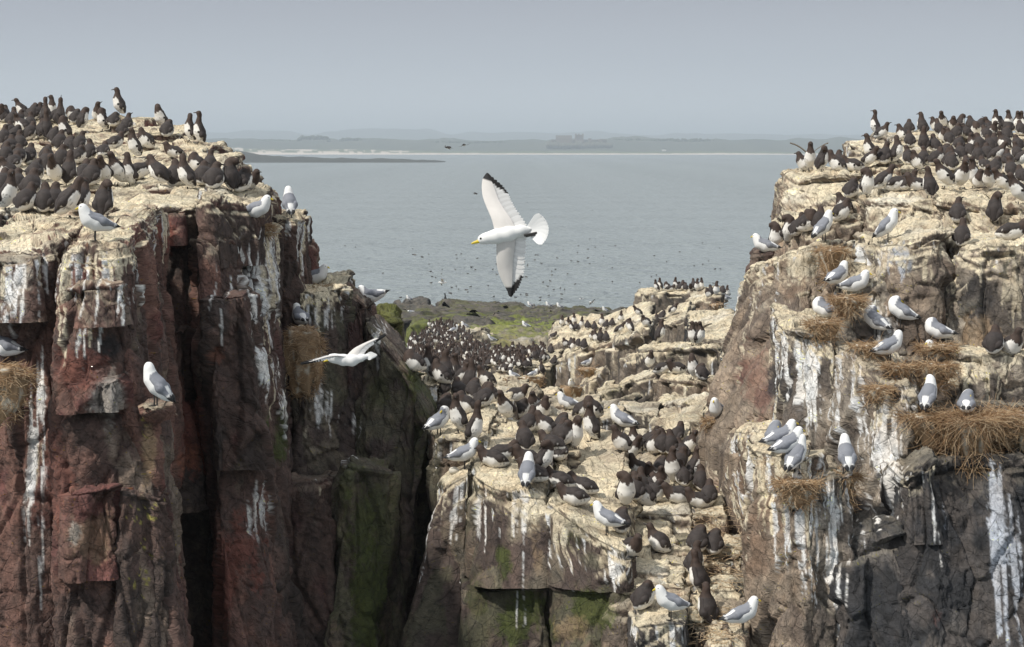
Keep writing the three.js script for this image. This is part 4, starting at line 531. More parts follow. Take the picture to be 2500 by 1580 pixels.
const billGeo = (a, b, r0, r1) => { const A = V(...a), B = V(...b), n = 6, pos = [], idx = [], dir = B.clone().sub(A), up = Math.abs(dir.y) > Math.abs(dir.x) * 2 ? V(1, 0, 0) : V(0, 1, 0), s = dir.clone().cross(up).normalize(), u = s.clone().cross(dir).normalize(); const rings = [[-0.25, r0], [0, r0], [0.55, r0 * 0.62 + r1 * 0.3], [0.92, r1 * 1.1]]; for (const [t, r] of rings) for (let i = 0; i < n; i++) { const w = i / n * 6.2832, p = A.clone().addScaledVector(dir, t).addScaledVector(s, Math.cos(w) * r * 0.8).addScaledVector(u, Math.sin(w) * r * 1.1 - t * t * r0 * 0.25); pos.push(p.x, p.y, p.z); } const tip = B.clone().addScaledVector(u, -r0 * 0.4); pos.push(tip.x, tip.y, tip.z); for (let q = 0; q < 3; q++) for (let i = 0; i < n; i++) { const a0 = q * n + i, b0 = q * n + (i + 1) % n; idx.push(a0, b0, a0 + n, b0, b0 + n, a0 + n); } for (let i = 0; i < n; i++) idx.push(3 * n + i, 3 * n + (i + 1) % n, 4 * n); const g = new THREE.BufferGeometry(); g.setAttribute('position', new THREE.Float32BufferAttribute(pos, 3)); g.setIndex(idx); g.computeVertexNormals(); return g; };
/* leg and webbed foot: three toes joined by a web */
const footGeo = (x, z, top, w = 0.03) => { const parts = []; const c = new THREE.CylinderGeometry(0.0055, 0.0065, top, 6); c.translate(x, top / 2 + 0.004, z); parts.push(c.toNonIndexed()); const web = new THREE.Shape([new THREE.Vector2(-0.006, -0.008), new THREE.Vector2(0.045, -w * 0.75), new THREE.Vector2(0.04, -w * 0.25), new THREE.Vector2(0.055, 0), new THREE.Vector2(0.04, w * 0.25), new THREE.Vector2(0.045, w * 0.75), new THREE.Vector2(-0.006, 0.008)]); const e = new THREE.ExtrudeGeometry(web, { depth: 0.005, bevelEnabled: false }); e.rotateX(-Math.PI / 2); e.translate(x - 0.004, 0, z); parts.push(e); const g = mergeGeometries(parts.map(p => { p.deleteAttribute('uv'); return p.index ? p.toNonIndexed() : p; })); return g; };

// --- guillemot
const GP = {
  stand: [[-0.085, 0.045, 0, 0.014], [-0.045, 0.085, 0, 0.046], [-0.008, 0.165, 0, 0.077], [0.022, 0.245, 0, 0.064], [0.022, 0.315, 0, 0.040], [0.018, 0.358, 0, 0.032], [0.036, 0.388, 0, 0.032], [0.062, 0.389, 0], [0.118, 0.381, 0]],
  alert: [[-0.085, 0.045, 0, 0.014], [-0.045, 0.085, 0, 0.046], [-0.008, 0.165, 0, 0.074], [0.02, 0.25, 0, 0.06], [0.022, 0.33, 0, 0.036], [0.018, 0.40, 0, 0.029], [0.034, 0.43, 0, 0.031], [0.06, 0.432, 0], [0.115, 0.428, 0]],
  rest: [[-0.12, 0.035, 0, 0.014], [-0.08, 0.06, 0, 0.048], [-0.02, 0.108, 0, 0.091], [0.036, 0.158, 0, 0.071], [0.056, 0.207, 0, 0.040], [0.06, 0.233, 0, 0.032], [0.076, 0.254, 0, 0.033], [0.104, 0.258, 0], [0.16, 0.252, 0]],
  look: [[-0.125, 0.04, 0, 0.014], [-0.085, 0.062, 0, 0.05], [-0.02, 0.11, 0, 0.089], [0.038, 0.162, 0, 0.068], [0.062, 0.215, 0, 0.038], [0.07, 0.25, 0, 0.031], [0.086, 0.274, 0, 0.033], [0.11, 0.284, 0], [0.158, 0.305, 0]],
  doze: [[-0.13, 0.04, 0, 0.014], [-0.09, 0.06, 0, 0.05], [-0.02, 0.105, 0, 0.091], [0.04, 0.15, 0, 0.073], [0.05, 0.197, 0.004, 0.046], [0.038, 0.218, 0.02, 0.038], [0.012, 0.224, 0.036, 0.034], [-0.01, 0.214, 0.045], [-0.056, 0.19, 0.044]],
  lean: [[-0.12, 0.075, 0, 0.014], [-0.075, 0.10, 0, 0.046], [-0.012, 0.165, 0, 0.078], [0.05, 0.225, 0, 0.064], [0.085, 0.28, 0, 0.038], [0.1, 0.318, 0, 0.031], [0.122, 0.336, 0, 0.032], [0.148, 0.332, 0], [0.2, 0.318, 0]],
  lie: [[-0.17, 0.055, 0, 0.012], [-0.12, 0.065, 0, 0.044], [-0.03, 0.088, 0, 0.082], [0.055, 0.112, 0, 0.069], [0.095, 0.148, 0, 0.047], [0.108, 0.178, 0, 0.038], [0.124, 0.202, 0, 0.034], [0.15, 0.203, 0], [0.203, 0.197, 0]],
  preen: [[-0.085, 0.045, 0, 0.014], [-0.045, 0.085, 0, 0.046], [-0.008, 0.165, 0, 0.077], [0.022, 0.25, 0, 0.064], [0.034, 0.31, 0.005, 0.046], [0.016, 0.34, 0.03, 0.039], [-0.022, 0.328, 0.058, 0.034], [-0.042, 0.312, 0.068], [-0.072, 0.262, 0.062]],
  bow: [[-0.085, 0.045, 0, 0.014], [-0.045, 0.085, 0, 0.046], [-0.008, 0.165, 0, 0.077], [0.024, 0.25, 0, 0.064], [0.042, 0.31, 0, 0.042], [0.064, 0.332, 0.004, 0.034], [0.09, 0.312, 0.008, 0.033], [0.1, 0.288, 0.01], [0.098, 0.232, 0.01]],
  sky: [[-0.085, 0.045, 0, 0.014], [-0.045, 0.085, 0, 0.046], [-0.008, 0.165, 0, 0.075], [0.022, 0.25, 0, 0.06], [0.03, 0.33, 0, 0.036], [0.034, 0.39, 0, 0.030], [0.044, 0.42, 0, 0.030], [0.056, 0.443, 0], [0.082, 0.492, 0]],
};
const hn = (x, y, z, f) => noise(x * f + 3, y * f, z * f + 7);
function guillemotParts(pose, turn = 0, cell = 0.0145, one = false) {
  let P = GP[pose].map(p => [...p, p.length < 4 ? 0.01 : undefined].filter(v => v !== undefined));
  if (turn) for (const i of [6, 7, 8]) P[i] = turnHead(P[i], P[5], turn);
  const tor = chain(P.slice(0, 4), 0.06), nk = chain(P.slice(3, 7), 0.022), hd = (x, y, z) => smin(bone(x, y, z, P[6], [P[6][0] + (P[7][0] - P[6][0]) * 0.7, P[6][1] + (P[7][1] - P[6][1]) * 0.7, P[6][2] + (P[7][2] - P[6][2]) * 0.7, 0.017]), nk(x, y, z), 0.03);
  const ax = V(P[3][0] - P[1][0], P[3][1] - P[1][1], 0).normalize(), vt = V(ax.y, -ax.x, 0), C = P[3], M = P[2];
  const w0 = s => [C[0] - vt.x * 0.025, C[1] - vt.y * 0.025, s * 0.047, 0.030], w1 = s => [M[0] - ax.x * 0.05 - vt.x * 0.03, M[1] - ax.y * 0.05 - vt.y * 0.03, s * 0.064, 0.038], w2 = s => [P[0][0] + ax.x * 0.0 - vt.x * 0.02, P[0][1] - vt.y * 0.02, s * 0.026, 0.008];
  const wing = s => { const pts = [w0(s), w1(s), w2(s)]; return chain(pts, 0.03); };
  const DARK = [0.031, 0.0235, 0.0215], HEAD = [0.044, 0.027, 0.020], WH = [0.74, 0.72, 0.68];
  const full = (x, y, z) => smin(tor(x, y, z), hd(x, y, z), 0.03);
  const dk = (x, y, z, b) => { const v = 1 + 0.35 * hn(x, y, z, 90) + 0.25 * hn(x, y, z, 38); return [b[0] * v, b[1] * v, b[2] * v]; };
  const bodyCol = (x, y, z) => {
    const u = (x - C[0]) * ax.x + (y - C[1]) * ax.y, t = Math.max(0, Math.min(1, ((x - P[1][0]) * ax.x + (y - P[1][1]) * ax.y) / Math.hypot(C[0] - P[1][0], C[1] - P[1][1]))), cx = P[1][0] + (C[0] - P[1][0]) * t, cy = P[1][1] + (C[1] - P[1][1]) * t, s = ((x - cx) * vt.x + (y - cy) * vt.y) / 0.07, e = 0.06 * hn(x, y, z, 60);
    const throat = u < 0.03 + (Math.abs(z) > 0.02 ? 0.0 : -0.012) + e * 0.1 + (s > 0 ? 0 : -0.03);
    if (throat && s > -0.22 + e && !(nk(x, y, z) < tor(x, y, z) - 0.004 && u > 0.02)) { const k = Math.abs(z) > 0.05 && hn(x * 0.6, y * 0.6, z, 120) > 0.42 && u < -0.06 ? 0.35 : 1, v = k * (1 + 0.04 * hn(x, y, z, 50)); return [WH[0] * v, WH[1] * v, WH[2] * v]; }
    return u > 0.01 ? dk(x, y, z, HEAD) : dk(x, y, z, DARK);
  };
  const wingCol = s => (x, y, z) => { const A = w1(s), B = w2(s), t = ((x - A[0]) * (B[0] - A[0]) + (y - A[1]) * (B[1] - A[1])) / ((B[0] - A[0]) ** 2 + (B[1] - A[1]) ** 2); if (t > 0.34 && t < 0.43 && ((x - A[0]) * vt.x + (y - A[1]) * vt.y) > -0.01) return [0.55, 0.53, 0.5]; return dk(x, y, z, DARK); };
  if (one) { // a single small mesh for far birds
    const wf = [wing(1), wing(-1)], f = (x, y, z) => Math.min(full(x, y, z), wf[0](x, y, z), wf[1](x, y, z), bone(x, y, z, [...P[6].slice(0, 3), 0.012], [...P[8].slice(0, 3), 0.006])), bx = bodyBox([...P, w0(1), w1(1), w0(-1), w1(-1)]);
    return fieldMesh(f, bx[0], bx[1], cell, (x, y, z) => full(x, y, z) < Math.min(wf[0](x, y, z), wf[1](x, y, z)) - 0.002 ? bodyCol(x, y, z) : DARK);
  }
  const bx = bodyBox(P), out = { body: fieldMesh(full, bx[0], bx[1], cell, bodyCol), wings: [], bill: billGeo(P[7].slice(0, 3), P[8].slice(0, 3), 0.0105, 0.003), feet: [footGeo(0.0, 0.028, 0.03), footGeo(0.0, -0.028, 0.03)] };
  for (const s of [1, -1]) { const b2 = bodyBox([w0(s), w1(s), w2(s)]); out.wings.push(fieldMesh(wing(s), b2[0], b2[1], cell * 1.2, wingCol(s))); }
  return out;
}
const GVAR = {};
function guillemotProto(pose, turn, cell = 0.0155) {
  const key = pose + turn + cell; if (GVAR[key]) return GVAR[key];
  const q = guillemotParts(pose, turn, cell), g = new THREE.Group();
  part(g, 'body', q.body, BM); part(g, 'bill', q.bill, darkMat); for (const w of q.wings) part(g, 'wing', w, BM); for (const f of q.feet) part(g, 'foot', f, footMat);
  return GVAR[key] = g;
}
const GFAR = {};
const guillemotFar = (pose, turn) => GFAR[pose + turn] ||= guillemotParts(pose, turn, 0.021, true);

// --- kittiwake
const KP = {
  stand: [[-0.185, 0.118, 0, 0.016], [-0.105, 0.132, 0, 0.040], [-0.02, 0.157, 0, 0.068], [0.055, 0.188, 0, 0.061], [0.083, 0.232, 0, 0.043], [0.094, 0.264, 0, 0.036], [0.107, 0.289, 0, 0.036], [0.136, 0.287, 0], [0.174, 0.274, 0]],
  tall: [[-0.13, 0.055, 0, 0.016], [-0.085, 0.10, 0, 0.042], [-0.018, 0.165, 0, 0.068], [0.036, 0.222, 0, 0.059], [0.054, 0.272, 0, 0.041], [0.06, 0.304, 0, 0.035], [0.072, 0.328, 0, 0.036], [0.1, 0.326, 0], [0.138, 0.311, 0]],
  sit: [[-0.185, 0.052, 0, 0.016], [-0.105, 0.062, 0, 0.042], [-0.02, 0.078, 0, 0.071], [0.055, 0.105, 0, 0.062], [0.083, 0.145, 0, 0.043], [0.092, 0.172, 0, 0.037], [0.106, 0.197, 0, 0.036], [0.135, 0.195, 0], [0.172, 0.181, 0]],
  tuck: [[-0.18, 0.10, 0, 0.016], [-0.10, 0.122, 0, 0.042], [-0.018, 0.157, 0, 0.07], [0.05, 0.195, 0, 0.062], [0.072, 0.242, 0.004, 0.046], [0.062, 0.268, 0.02, 0.040], [0.035, 0.282, 0.03, 0.037], [0.012, 0.272, 0.04], [-0.028, 0.25, 0.045]],
  sittuck: [[-0.18, 0.055, 0, 0.016], [-0.105, 0.064, 0, 0.042], [-0.02, 0.08, 0, 0.071], [0.05, 0.108, 0, 0.062], [0.07, 0.146, 0.004, 0.046], [0.06, 0.17, 0.016, 0.040], [0.036, 0.182, 0.026, 0.037], [0.012, 0.172, 0.036], [-0.028, 0.152, 0.04]],
  lean: [[-0.19, 0.215, 0, 0.016], [-0.115, 0.185, 0, 0.040], [-0.03, 0.160, 0, 0.066], [0.05, 0.168, 0, 0.06], [0.085, 0.205, 0, 0.043], [0.1, 0.232, 0, 0.036], [0.116, 0.25, 0, 0.036], [0.142, 0.24, 0], [0.174, 0.214, 0]],
};
const KG = [0.205, 0.215, 0.245], KW = [0.76, 0.76, 0.75];
function kittiwakeParts(pose, turn = 0, cell = 0.0135, one = false) {
  let P = KP[pose].map(p => p.length < 4 ? [...p, 0.01] : [...p]); if (turn) for (const i of [6, 7, 8]) P[i] = turnHead(P[i], P[5], turn);
  const tor = chain(P.slice(0, 4), 0.05), nk = chain(P.slice(3, 7), 0.035), f0 = (x, y, z) => smin(tor(x, y, z), nk(x, y, z), 0.04);
  const ax = V(P[3][0] - P[1][0], P[3][1] - P[1][1], 0).normalize(), vt = V(ax.y, -ax.x, 0), C = P[3], M = P[2];
  const wp = s => [[C[0] - ax.x * 0.01 - vt.x * 0.018, C[1] - ax.y * 0.01 - vt.y * 0.018, s * 0.045, 0.028], [M[0] - ax.x * 0.04 - vt.x * 0.022, M[1] - ax.y * 0.04 - vt.y * 0.022, s * 0.05, 0.036], [P[1][0] - ax.x * 0.06 - vt.x * 0.02, P[1][1] - ax.y * 0.06 - vt.y * 0.02, s * 0.024, 0.016], [P[0][0] - ax.x * 0.055 - vt.x * 0.012, P[0][1] - ax.y * 0.055 - vt.y * 0.012, s * 0.012, 0.005]];
  const wing = s => { const p = wp(s); const c = chain(p, 0.025); return (x, y, z) => c(x, y, z); };
  const tipStart = (x, y) => (x - P[0][0]) * ax.x + (y - P[0][1]) * ax.y;
  const wc = (x, y, z) => { const u = tipStart(x, y); if (u < 0.018 + 0.014 * hn(x, y, z, 60)) return [0.018, 0.018, 0.02]; const fr = (u * 34 + Math.abs(z) * 14 + 0.4 * hn(x, y, z, 30)) % 1, v = (1 + 0.14 * hn(x, y, z, 70)) * (1 - 0.22 * sst(0.72, 0.95, (fr + 1) % 1)); if (u < 0.032) return [0.6, 0.6, 0.6]; return [KG[0] * v, KG[1] * v, KG[2] * v]; };
  const bc = (x, y, z) => { const u = (x - C[0]) * ax.x + (y - C[1]) * ax.y, s = ((x - M[0]) * vt.x + (y - M[1]) * vt.y) / 0.07; if (u < 0.02 && u > -0.13 && s < -0.42) return KG; const v = 1 + 0.03 * hn(x, y, z, 40); return [KW[0] * v, KW[1] * v, KW[2] * v]; };
  const bx = bodyBox(P);
  if (one) { const ws = [wing(1), wing(-1)], b3 = bodyBox([...P, ...wp(1), ...wp(-1)]); return fieldMesh((x, y, z) => Math.min(f0(x, y, z), ws[0](x, y, z), ws[1](x, y, z), bone(x, y, z, [...P[6].slice(0, 3), 0.012], [...P[8].slice(0, 3), 0.006])), b3[0], b3[1], cell, (x, y, z) => bone(x, y, z, [...P[7].slice(0, 3), 0.014], [...P[8].slice(0, 3), 0.012]) < 0 ? [0.5, 0.38, 0.05] : f0(x, y, z) < Math.min(ws[0](x, y, z), ws[1](x, y, z)) ? bc(x, y, z) : wc(x, y, z)); }
  const g = new THREE.Group();
  part(g, 'body', fieldMesh(f0, bx[0], bx[1], cell, bc), BM);
  for (const s of [1, -1]) { const b2 = bodyBox(wp(s)); part(g, 'wing', fieldMesh(wing(s), b2[0], b2[1], cell, wc), BM); }
  part(g, 'bill', billGeo(P[7].slice(0, 3), P[8].slice(0, 3), 0.0115, 0.004), yellowMat);
  const hd = V(P[7][0] - P[6][0], 0, P[7][2] - P[6][2]).normalize(); for (const s of [1, -1]) { const e = new THREE.SphereGeometry(0.0058, 8, 6); e.translate(P[6][0] + hd.x * 0.018 - hd.z * s * 0.029, P[6][1] + 0.008, P[6][2] + hd.z * 0.018 + hd.x * s * 0.029); part(g, 'eye', e, eyeMat); }
  if (!pose.startsWith('sit')) for (const s of [1, -1]) part(g, 'leg', footGeo(0.0, s * 0.026, pose === 'tall' ? 0.12 : 0.105), darkMat);
  return g;
}
const KVAR = {}; const kittiwakeProto = (pose, turn) => KVAR[pose + turn] ||= kittiwakeParts(pose, turn);
const KFAR = {}; const kittiwakeFar = (pose, turn) => KFAR[pose + turn] ||= kittiwakeParts(pose, turn, 0.02, true);

// --- setting birds down on the rock
const bvhs = [];
function addGround(m) { m.updateMatrixWorld(true); const g = m.geometry; if (!g.boundingSphere) g.computeBoundingSphere(); bvhs.push({ m, bvh: new MeshBVH(g, { targetLeafSize: 12 }), inv: m.matrixWorld.clone().invert() }); }
for (const m of rocks) addGround(m);
const ray = new THREE.Ray();
function cast(o, d) { let best = null; for (const b of bvhs) { ray.origin.copy(o).applyMatrix4(b.inv); ray.direction.copy(d); if (!ray.intersectsSphere(b.m.geometry.boundingSphere)) continue; const h = b.bvh.raycastFirst(ray, THREE.DoubleSide); if (h && (!best || h.distance < best.distance)) { best = h; best.world = h.point.clone().applyMatrix4(b.m.matrixWorld); best.mesh = b.m; } } return best; }
const eye = V(0, EYE, 0), DOWN = V(0, -1, 0);
function ground(px, py, dMin = 0, dMax = 1e9, rows = 16) {
  for (let k = 0; k < rows * 2; k++) {
    const s = (k % 2 ? 1 : -1) * Math.ceil(k / 2) * 3, q = at(px, py + (k ? s : 0), 1).sub(eye).normalize(), h = cast(eye, q); if (!h || -h.world.z < dMin || -h.world.z > dMax) continue;
    const n = h.face.normal; if (Math.abs(n.y) < 0.35) continue;
    const dn = cast(h.world.clone().addScaledVector(q, 0.03).add(V(0, 0.4, 0)), DOWN); if (dn && Math.abs(dn.world.y - h.world.y) < 0.12) return dn.world; return h.world;
  }
  return null;
}
const ORD = ['first', 'second', 'third', 'fourth', 'fifth', 'sixth', 'seventh', 'eighth', 'ninth', 'tenth', 'eleventh', 'twelfth', 'thirteenth', 'fourteenth', 'fifteenth', 'sixteenth', 'seventeenth', 'eighteenth', 'nineteenth', 'twentieth'];
const ordinal = n => n < 20 ? ORD[n] : n < 29 ? 'twenty-' + ORD[n - 20] : n === 29 ? 'thirtieth' : 'thirty-' + ORD[n - 30];
const LOOK = { stand: 'upright', alert: 'neck stretched', rest: 'hunched', lie: 'lying low', preen: 'preening', bow: 'head bowed', look: 'bill lifted', doze: 'head tucked back', lean: 'leaning forward', sky: 'bill skyward' };
const PL = { S: 'stand', A: 'alert', R: 'rest', L: 'lie', P: 'preen', B: 'bow', K: 'sky' };
let missed = 0;
function setGuillemot(px, py, pose, yaw, dMin, dMax, o = {}) {
  const p = o.at || ground(px, py, dMin, dMax); if (!p) { missed++; return null; }
  if (!o.turn && pose === 'rest') { const q = rnd(); pose = q < 0.24 ? 'doze' : q < 0.42 ? 'look' : q < 0.5 ? 'lie' : 'rest'; } else if (pose === 'stand' && o.turn === undefined && rnd() < 0.3) pose = 'lean';
  const d = -p.z, turns = ['rest', 'stand', 'look'].includes(pose) ? [0, 1.3, -1.3, 0.7, -0.8] : [0], turn = o.turn ?? turns[Math.floor(rnd() * turns.length)], s = rr(0.95, 1.08) * (o.s || 1);
  let g; if (d > 43) { g = new THREE.Mesh(guillemotFar(pose, turn), BM); g.castShadow = g.receiveShadow = true; } else g = guillemotProto(pose, turn, d < 23 ? 0.0155 : 0.0195).clone();
  g.position.copy(p).add(V(0, pose === 'lie' ? -0.012 : -0.006, 0)); g.rotation.y = yaw * Math.PI / 180 + rr(-0.12, 0.12); g.rotateZ(rr(-0.1, 0.12)); g.scale.set(s, s * rr(0.95, 1.06), s * rr(0.96, 1.06)); g.userData.look = pose; return top(g, 'guillemot');
}
const side = yaw => { yaw = (yaw + 360) % 360; return yaw > 225 && yaw < 315 ? 'front showing' : yaw > 45 && yaw < 135 ? 'back turned' : 'side-on'; };
function guillemotRow(list, sx, sy, k, dMin, dMax, where, grp) {
  const made = [];
  for (const e of list) { const g = setGuillemot(sx + e[0] * k, sy + e[1] * k, PL[e[2]], e[3], dMin, dMax, e[5] || {}); if (g) made.push([g, e]); }
  made.sort((a, b) => a[0].position.x / -a[0].position.z - b[0].position.x / -b[0].position.z);
  made.forEach(([g, e], i) => { tag(g, e[4] || `guillemot ${LOOK[g.userData.look]}, ${side(e[3])}, ${ordinal(i)} from left ${where}`, 'guillemot', grp); delete g.userData.look; });
}
// ---------------------------------------------------------------- guillemots
const GL = 'guillemots crowding the top of the red cliff', GR = 'guillemots crowding the top of the grey cliff', GC = 'guillemots on the ledges of the gap', GG = 'guillemots resting in gully', GM = 'guillemots on the middle terraces';
const z1 = (l, w) => guillemotRow(l, 0, 180, 0.3416, 17, 36, w, GL);
z1([[150, 285, 'S', 180], [370, 350, 'S', 300], [600, 385, 'B', 40, 'guillemot with dark back bowing its bill to the right, high on the red cliff'], [850, 300, 'S', 180, 'guillemot standing tall and alone on the topmost slab of red cliff, facing left', { turn: 0 }], [1150, 362, 'P', 235, 'white-bellied guillemot preening, alone at the edge beside the topmost slab'], [285, 270, 'R', 90], [700, 340, 'R', 270], [515, 340, 'R', 200], [30, 290, 'R', 90], [5, 345, 'R', 280], [225, 300, 'R', 70], [1350, 490, 'S', 180], [1415, 505, 'A', 180, 'guillemot with stretched neck, last at the seaward end of red cliff top']], 'in skyline row of red cliff');
z1([[90, 370, 'R', 90], [140, 375, 'R', 80], [240, 335, 'R', 100], [270, 325, 'R', 60], [325, 390, 'A', 100], [215, 405, 'R', 90], [430, 385, 'K', 90], [390, 352, 'R', 120], [160, 430, 'R', 180], [470, 495, 'P', 200], [730, 412, 'P', 200], [810, 385, 'R', 90], [910, 402, 'R', 90], [540, 362, 'R', 90], [880, 445, 'R', 90], [1195, 482, 'R', 90]], 'in second row of red cliff');
z1([[70, 470, 'R', 90], [25, 525, 'R', 90], [110, 485, 'R', 70], [220, 475, 'R', 60], [330, 485, 'A', 100], [300, 455, 'R', 90], [385, 505, 'R', 90], [70, 585, 'R', 90], [140, 545, 'R', 110], [210, 632, 'R', 90], [330, 632, 'R', 100], [430, 545, 'R', 90], [500, 565, 'R', 120], [570, 565, 'R', 80], [640, 602, 'R', 90], [830, 525, 'L', 60], [965, 602, 'S', 210], [1035, 552, 'R', 200], [1235, 612, 'L', 200], [740, 600, 'R', 90]], 'in third row of red cliff');
z1([[40, 655, 'R', 90], [100, 685, 'R', 80], [50, 775, 'R', 200], [130, 655, 'R', 90], [250, 782, 'R', 90], [330, 705, 'R', 100], [390, 802, 'S', 270], [440, 665, 'R', 90], [490, 805, 'S', 80], [600, 765, 'R', 90], [560, 645, 'R', 60], [660, 795, 'R', 90], [740, 805, 'S', 255], [830, 805, 'S', 230], [915, 808, 'S', 220], [1000, 755, 'L', 30], [1135, 812, 'S', 150], [1250, 805, 'R', 90], [1340, 823, 'S', 180], [1400, 700, 'R', 200], [1450, 805, 'R', 100], [1500, 710, 'R', 90], [1530, 823, 'R', 90], [1640, 842, 'P', 130, 'big guillemot with head curled round, near the seaward edge of red cliff top'], [1740, 842, 'R', 60], [1785, 825, 'L', 330]], 'in fourth row of red cliff');
z1([[50, 1002, 'S', 345], [190, 992, 'R', 60], [320, 992, 'R', 90], [385, 982, 'R', 90], [500, 1028, 'S', 20, 'upright guillemot, white breast to the right, in front row of red cliff'], [575, 992, 'R', 60], [750, 1032, 'P', 80, 'guillemot with its back turned and head tucked, foremost on red cliff'], [20, 860, 'R', 90], [120, 880, 'R', 100], [225, 872, 'R', 80]], 'in front row of red cliff');
const zr = (l, w) => guillemotRow(l, 1850, 240, 0.27, 20, 40, w, GR);
zr([[1670, 235, 'S', 250], [1765, 262, 'R', 260], [1835, 235, 'B', 30], [1600, 272, 'R', 190], [1930, 292, 'R', 90], [2010, 292, 'R', 60], [2080, 292, 'R', 90], [2095, 205, 'R', 180], [2160, 200, 'S', 180], [2270, 205, 'S', 270], [2340, 262, 'S', 300], [2390, 195, 'S', 200], [2200, 285, 'R', 90], [2260, 315, 'R', 90], [1370, 302, 'R', 80], [1490, 345, 'S', 100], [1980, 332, 'R', 250], [2380, 342, 'R', 100]], 'in skyline row of grey cliff');
zr([[1050, 362, 'A', 170, 'guillemot with stretched neck at the seaward end of grey cliff top'], [1120, 388, 'R', 340], [1300, 382, 'R', 180], [1375, 442, 'R', 90], [1640, 372, 'S', 100], [1800, 382, 'R', 60], [1880, 392, 'R', 120], [2110, 372, 'R', 290], [2250, 395, 'R', 80], [2350, 472, 'R', 90], [2140, 472, 'R', 90], [2070, 395, 'R', 100], [1950, 482, 'R', 180], [2000, 522, 'R', 90], [2100, 502, 'R', 90], [2230, 482, 'R', 150], [1690, 405, 'R', 250], [1730, 425, 'R', 90], [1820, 482, 'R', 90], [1600, 482, 'R', 90], [1500, 545, 'S', 90]], 'in second row of grey cliff');
zr([[1020, 562, 'S', 180], [1090, 562, 'R', 180], [1150, 612, 'R', 60], [1270, 622, 'S', 350], [1360, 602, 'R', 90], [1430, 652, 'R', 200], [1500, 602, 'R', 60], [1760, 562, 'R', 200], [1620, 612, 'R', 20], [1700, 562, 'R', 90], [1840, 562, 'R', 100], [1920, 562, 'R', 90], [1990, 582, 'R', 90], [2070, 562, 'R', 90], [2160, 602, 'S', 0], [2260, 642, 'R', 90], [2340, 562, 'R', 90], [2390, 642, 'S', 340], [1750, 682, 'R', 90], [1740, 632, 'R', 60], [1900, 642, 'R', 90], [2050, 650, 'R', 100]], 'in third row of grey cliff');
zr([[1012, 695, 'S', 330], [1000, 892, 'P', 290, 'white-fronted guillemot preening on the corner of grey cliff ledge'], [1130, 868, 'S', 10, 'upright guillemot, white breast to the right, at the corner of grey cliff ledge'], [1270, 832, 'L', 350], [1365, 832, 'R', 20], [1440, 832, 'L', 190], [1555, 892, 'S', 100], [1680, 817, 'S', 190], [1850, 822, 'S', 280], [1960, 817, 'S', 230], [2090, 842, 'S', 250], [2010, 812, 'R', 260], [2220, 852, 'S', 200], [2345, 952, 'S', 200], [2385, 782, 'R', 90], [2290, 710, 'R', 90], [2150, 700, 'R', 60]], 'in front row of grey cliff');
guillemotRow([[585, 662, 'P', 20], [715, 662, 'R', 180], [735, 640, 'R', 90], [855, 665, 'L', 170], [412, 662, 'R', 180]], 1850, 240, 0.27, 22, 34, 'on the seaward block of grey cliff', GR);
guillemotRow([[850, 925, 'R', 60], [775, 1042, 'R', 180], [170, 1367, 'P', 270, 'white-fronted guillemot preening, outermost of two on the grey cliff edge'], [290, 1352, 'P', 285, 'white-fronted guillemot preening, inner of two on the grey cliff edge'], [375, 1312, 'R', 30], [460, 1235, 'R', 0], [470, 1205, 'R', 270], [560, 1205, 'R', 60], [760, 1142, 'R', 0], [1810, 1132, 'R', 80, 'dark guillemot hunched on a small step under the grey cliff front row'], [1850, 1332, 'R', 70, 'dark guillemot hunched at the lip of streaked ledge, grey cliff'], [2150, 1142, 'P', 60, 'guillemot preening on a step above the streaked right ledge'], [2300, 1272, 'L', 0, 'large guillemot lying on the streaked ledge at the right frame edge']], 1850, 240, 0.27, 18, 32, 'on the steps below grey cliff top', GR);
guillemotRow([[1480, 1062, 'R', 60, 'dark guillemot in niche above the cream ledge, bill to the wall'], [1640, 1064, 'R', 300, 'dark guillemot in niche above the cream ledge, nearer the frame edge']], 2000, 560, 0.289, 17, 24, 'in niche', GR);
const z3 = (l, w) => guillemotRow(l, 1000, 860, 0.25, 18, 31, w, GC);
z3([[40, 232, 'R', 200], [180, 285, 'K', 180], [265, 285, 'R', 90], [300, 305, 'R', 180], [350, 385, 'S', 100], [440, 305, 'S', 150], [500, 305, 'R', 0], [590, 445, 'S', 60], [480, 475, 'R', 120], [335, 435, 'R', 90], [750, 345, 'R', 180], [770, 492, 'R', 190], [1040, 485, 'L', 0], [625, 465, 'R', 90], [740, 515, 'R', 60]], 'at the back of the gap ledges');
z3([[350, 625, 'R', 90], [540, 605, 'R', 190], [475, 792, 'S', 200, 'guillemot leaning beside the gull on the streaked ledge of the gap'], [930, 692, 'S', 235, 'guillemot with ruffled wings standing in middle of the gap'], [1080, 645, 'R', 60], [1160, 802, 'R', 60], [1120, 952, 'R', 100], [1260, 785, 'R', 150], [1325, 805, 'R', 200], [1210, 605, 'R', 250], [1310, 655, 'R', 300], [1380, 975, 'L', 150], [1460, 1052, 'R', 90], [1480, 905, 'R', 60], [1530, 935, 'R', 30], [1635, 952, 'B', 300], [1490, 805, 'R', 90], [1770, 872, 'S', 170], [1700, 645, 'R', 0], [1785, 645, 'R', 200]], 'on the middle ledges of the gap');
z3([[640, 1000, 'K', 340, 'guillemot pointing its bill skyward behind the gull on the buttress'], [800, 1125, 'L', 180], [900, 1085, 'L', 10], [1140, 1132, 'L', 200], [1190, 1262, 'L', 160], [1310, 1202, 'P', 0], [1450, 1332, 'L', 160], [1680, 1382, 'L', 165], [1600, 1502, 'L', 170]], 'on top of the dark buttress');
const z4 = (l, w) => guillemotRow(l, 1400, 1000, 0.381, 17, 30, w, GG);
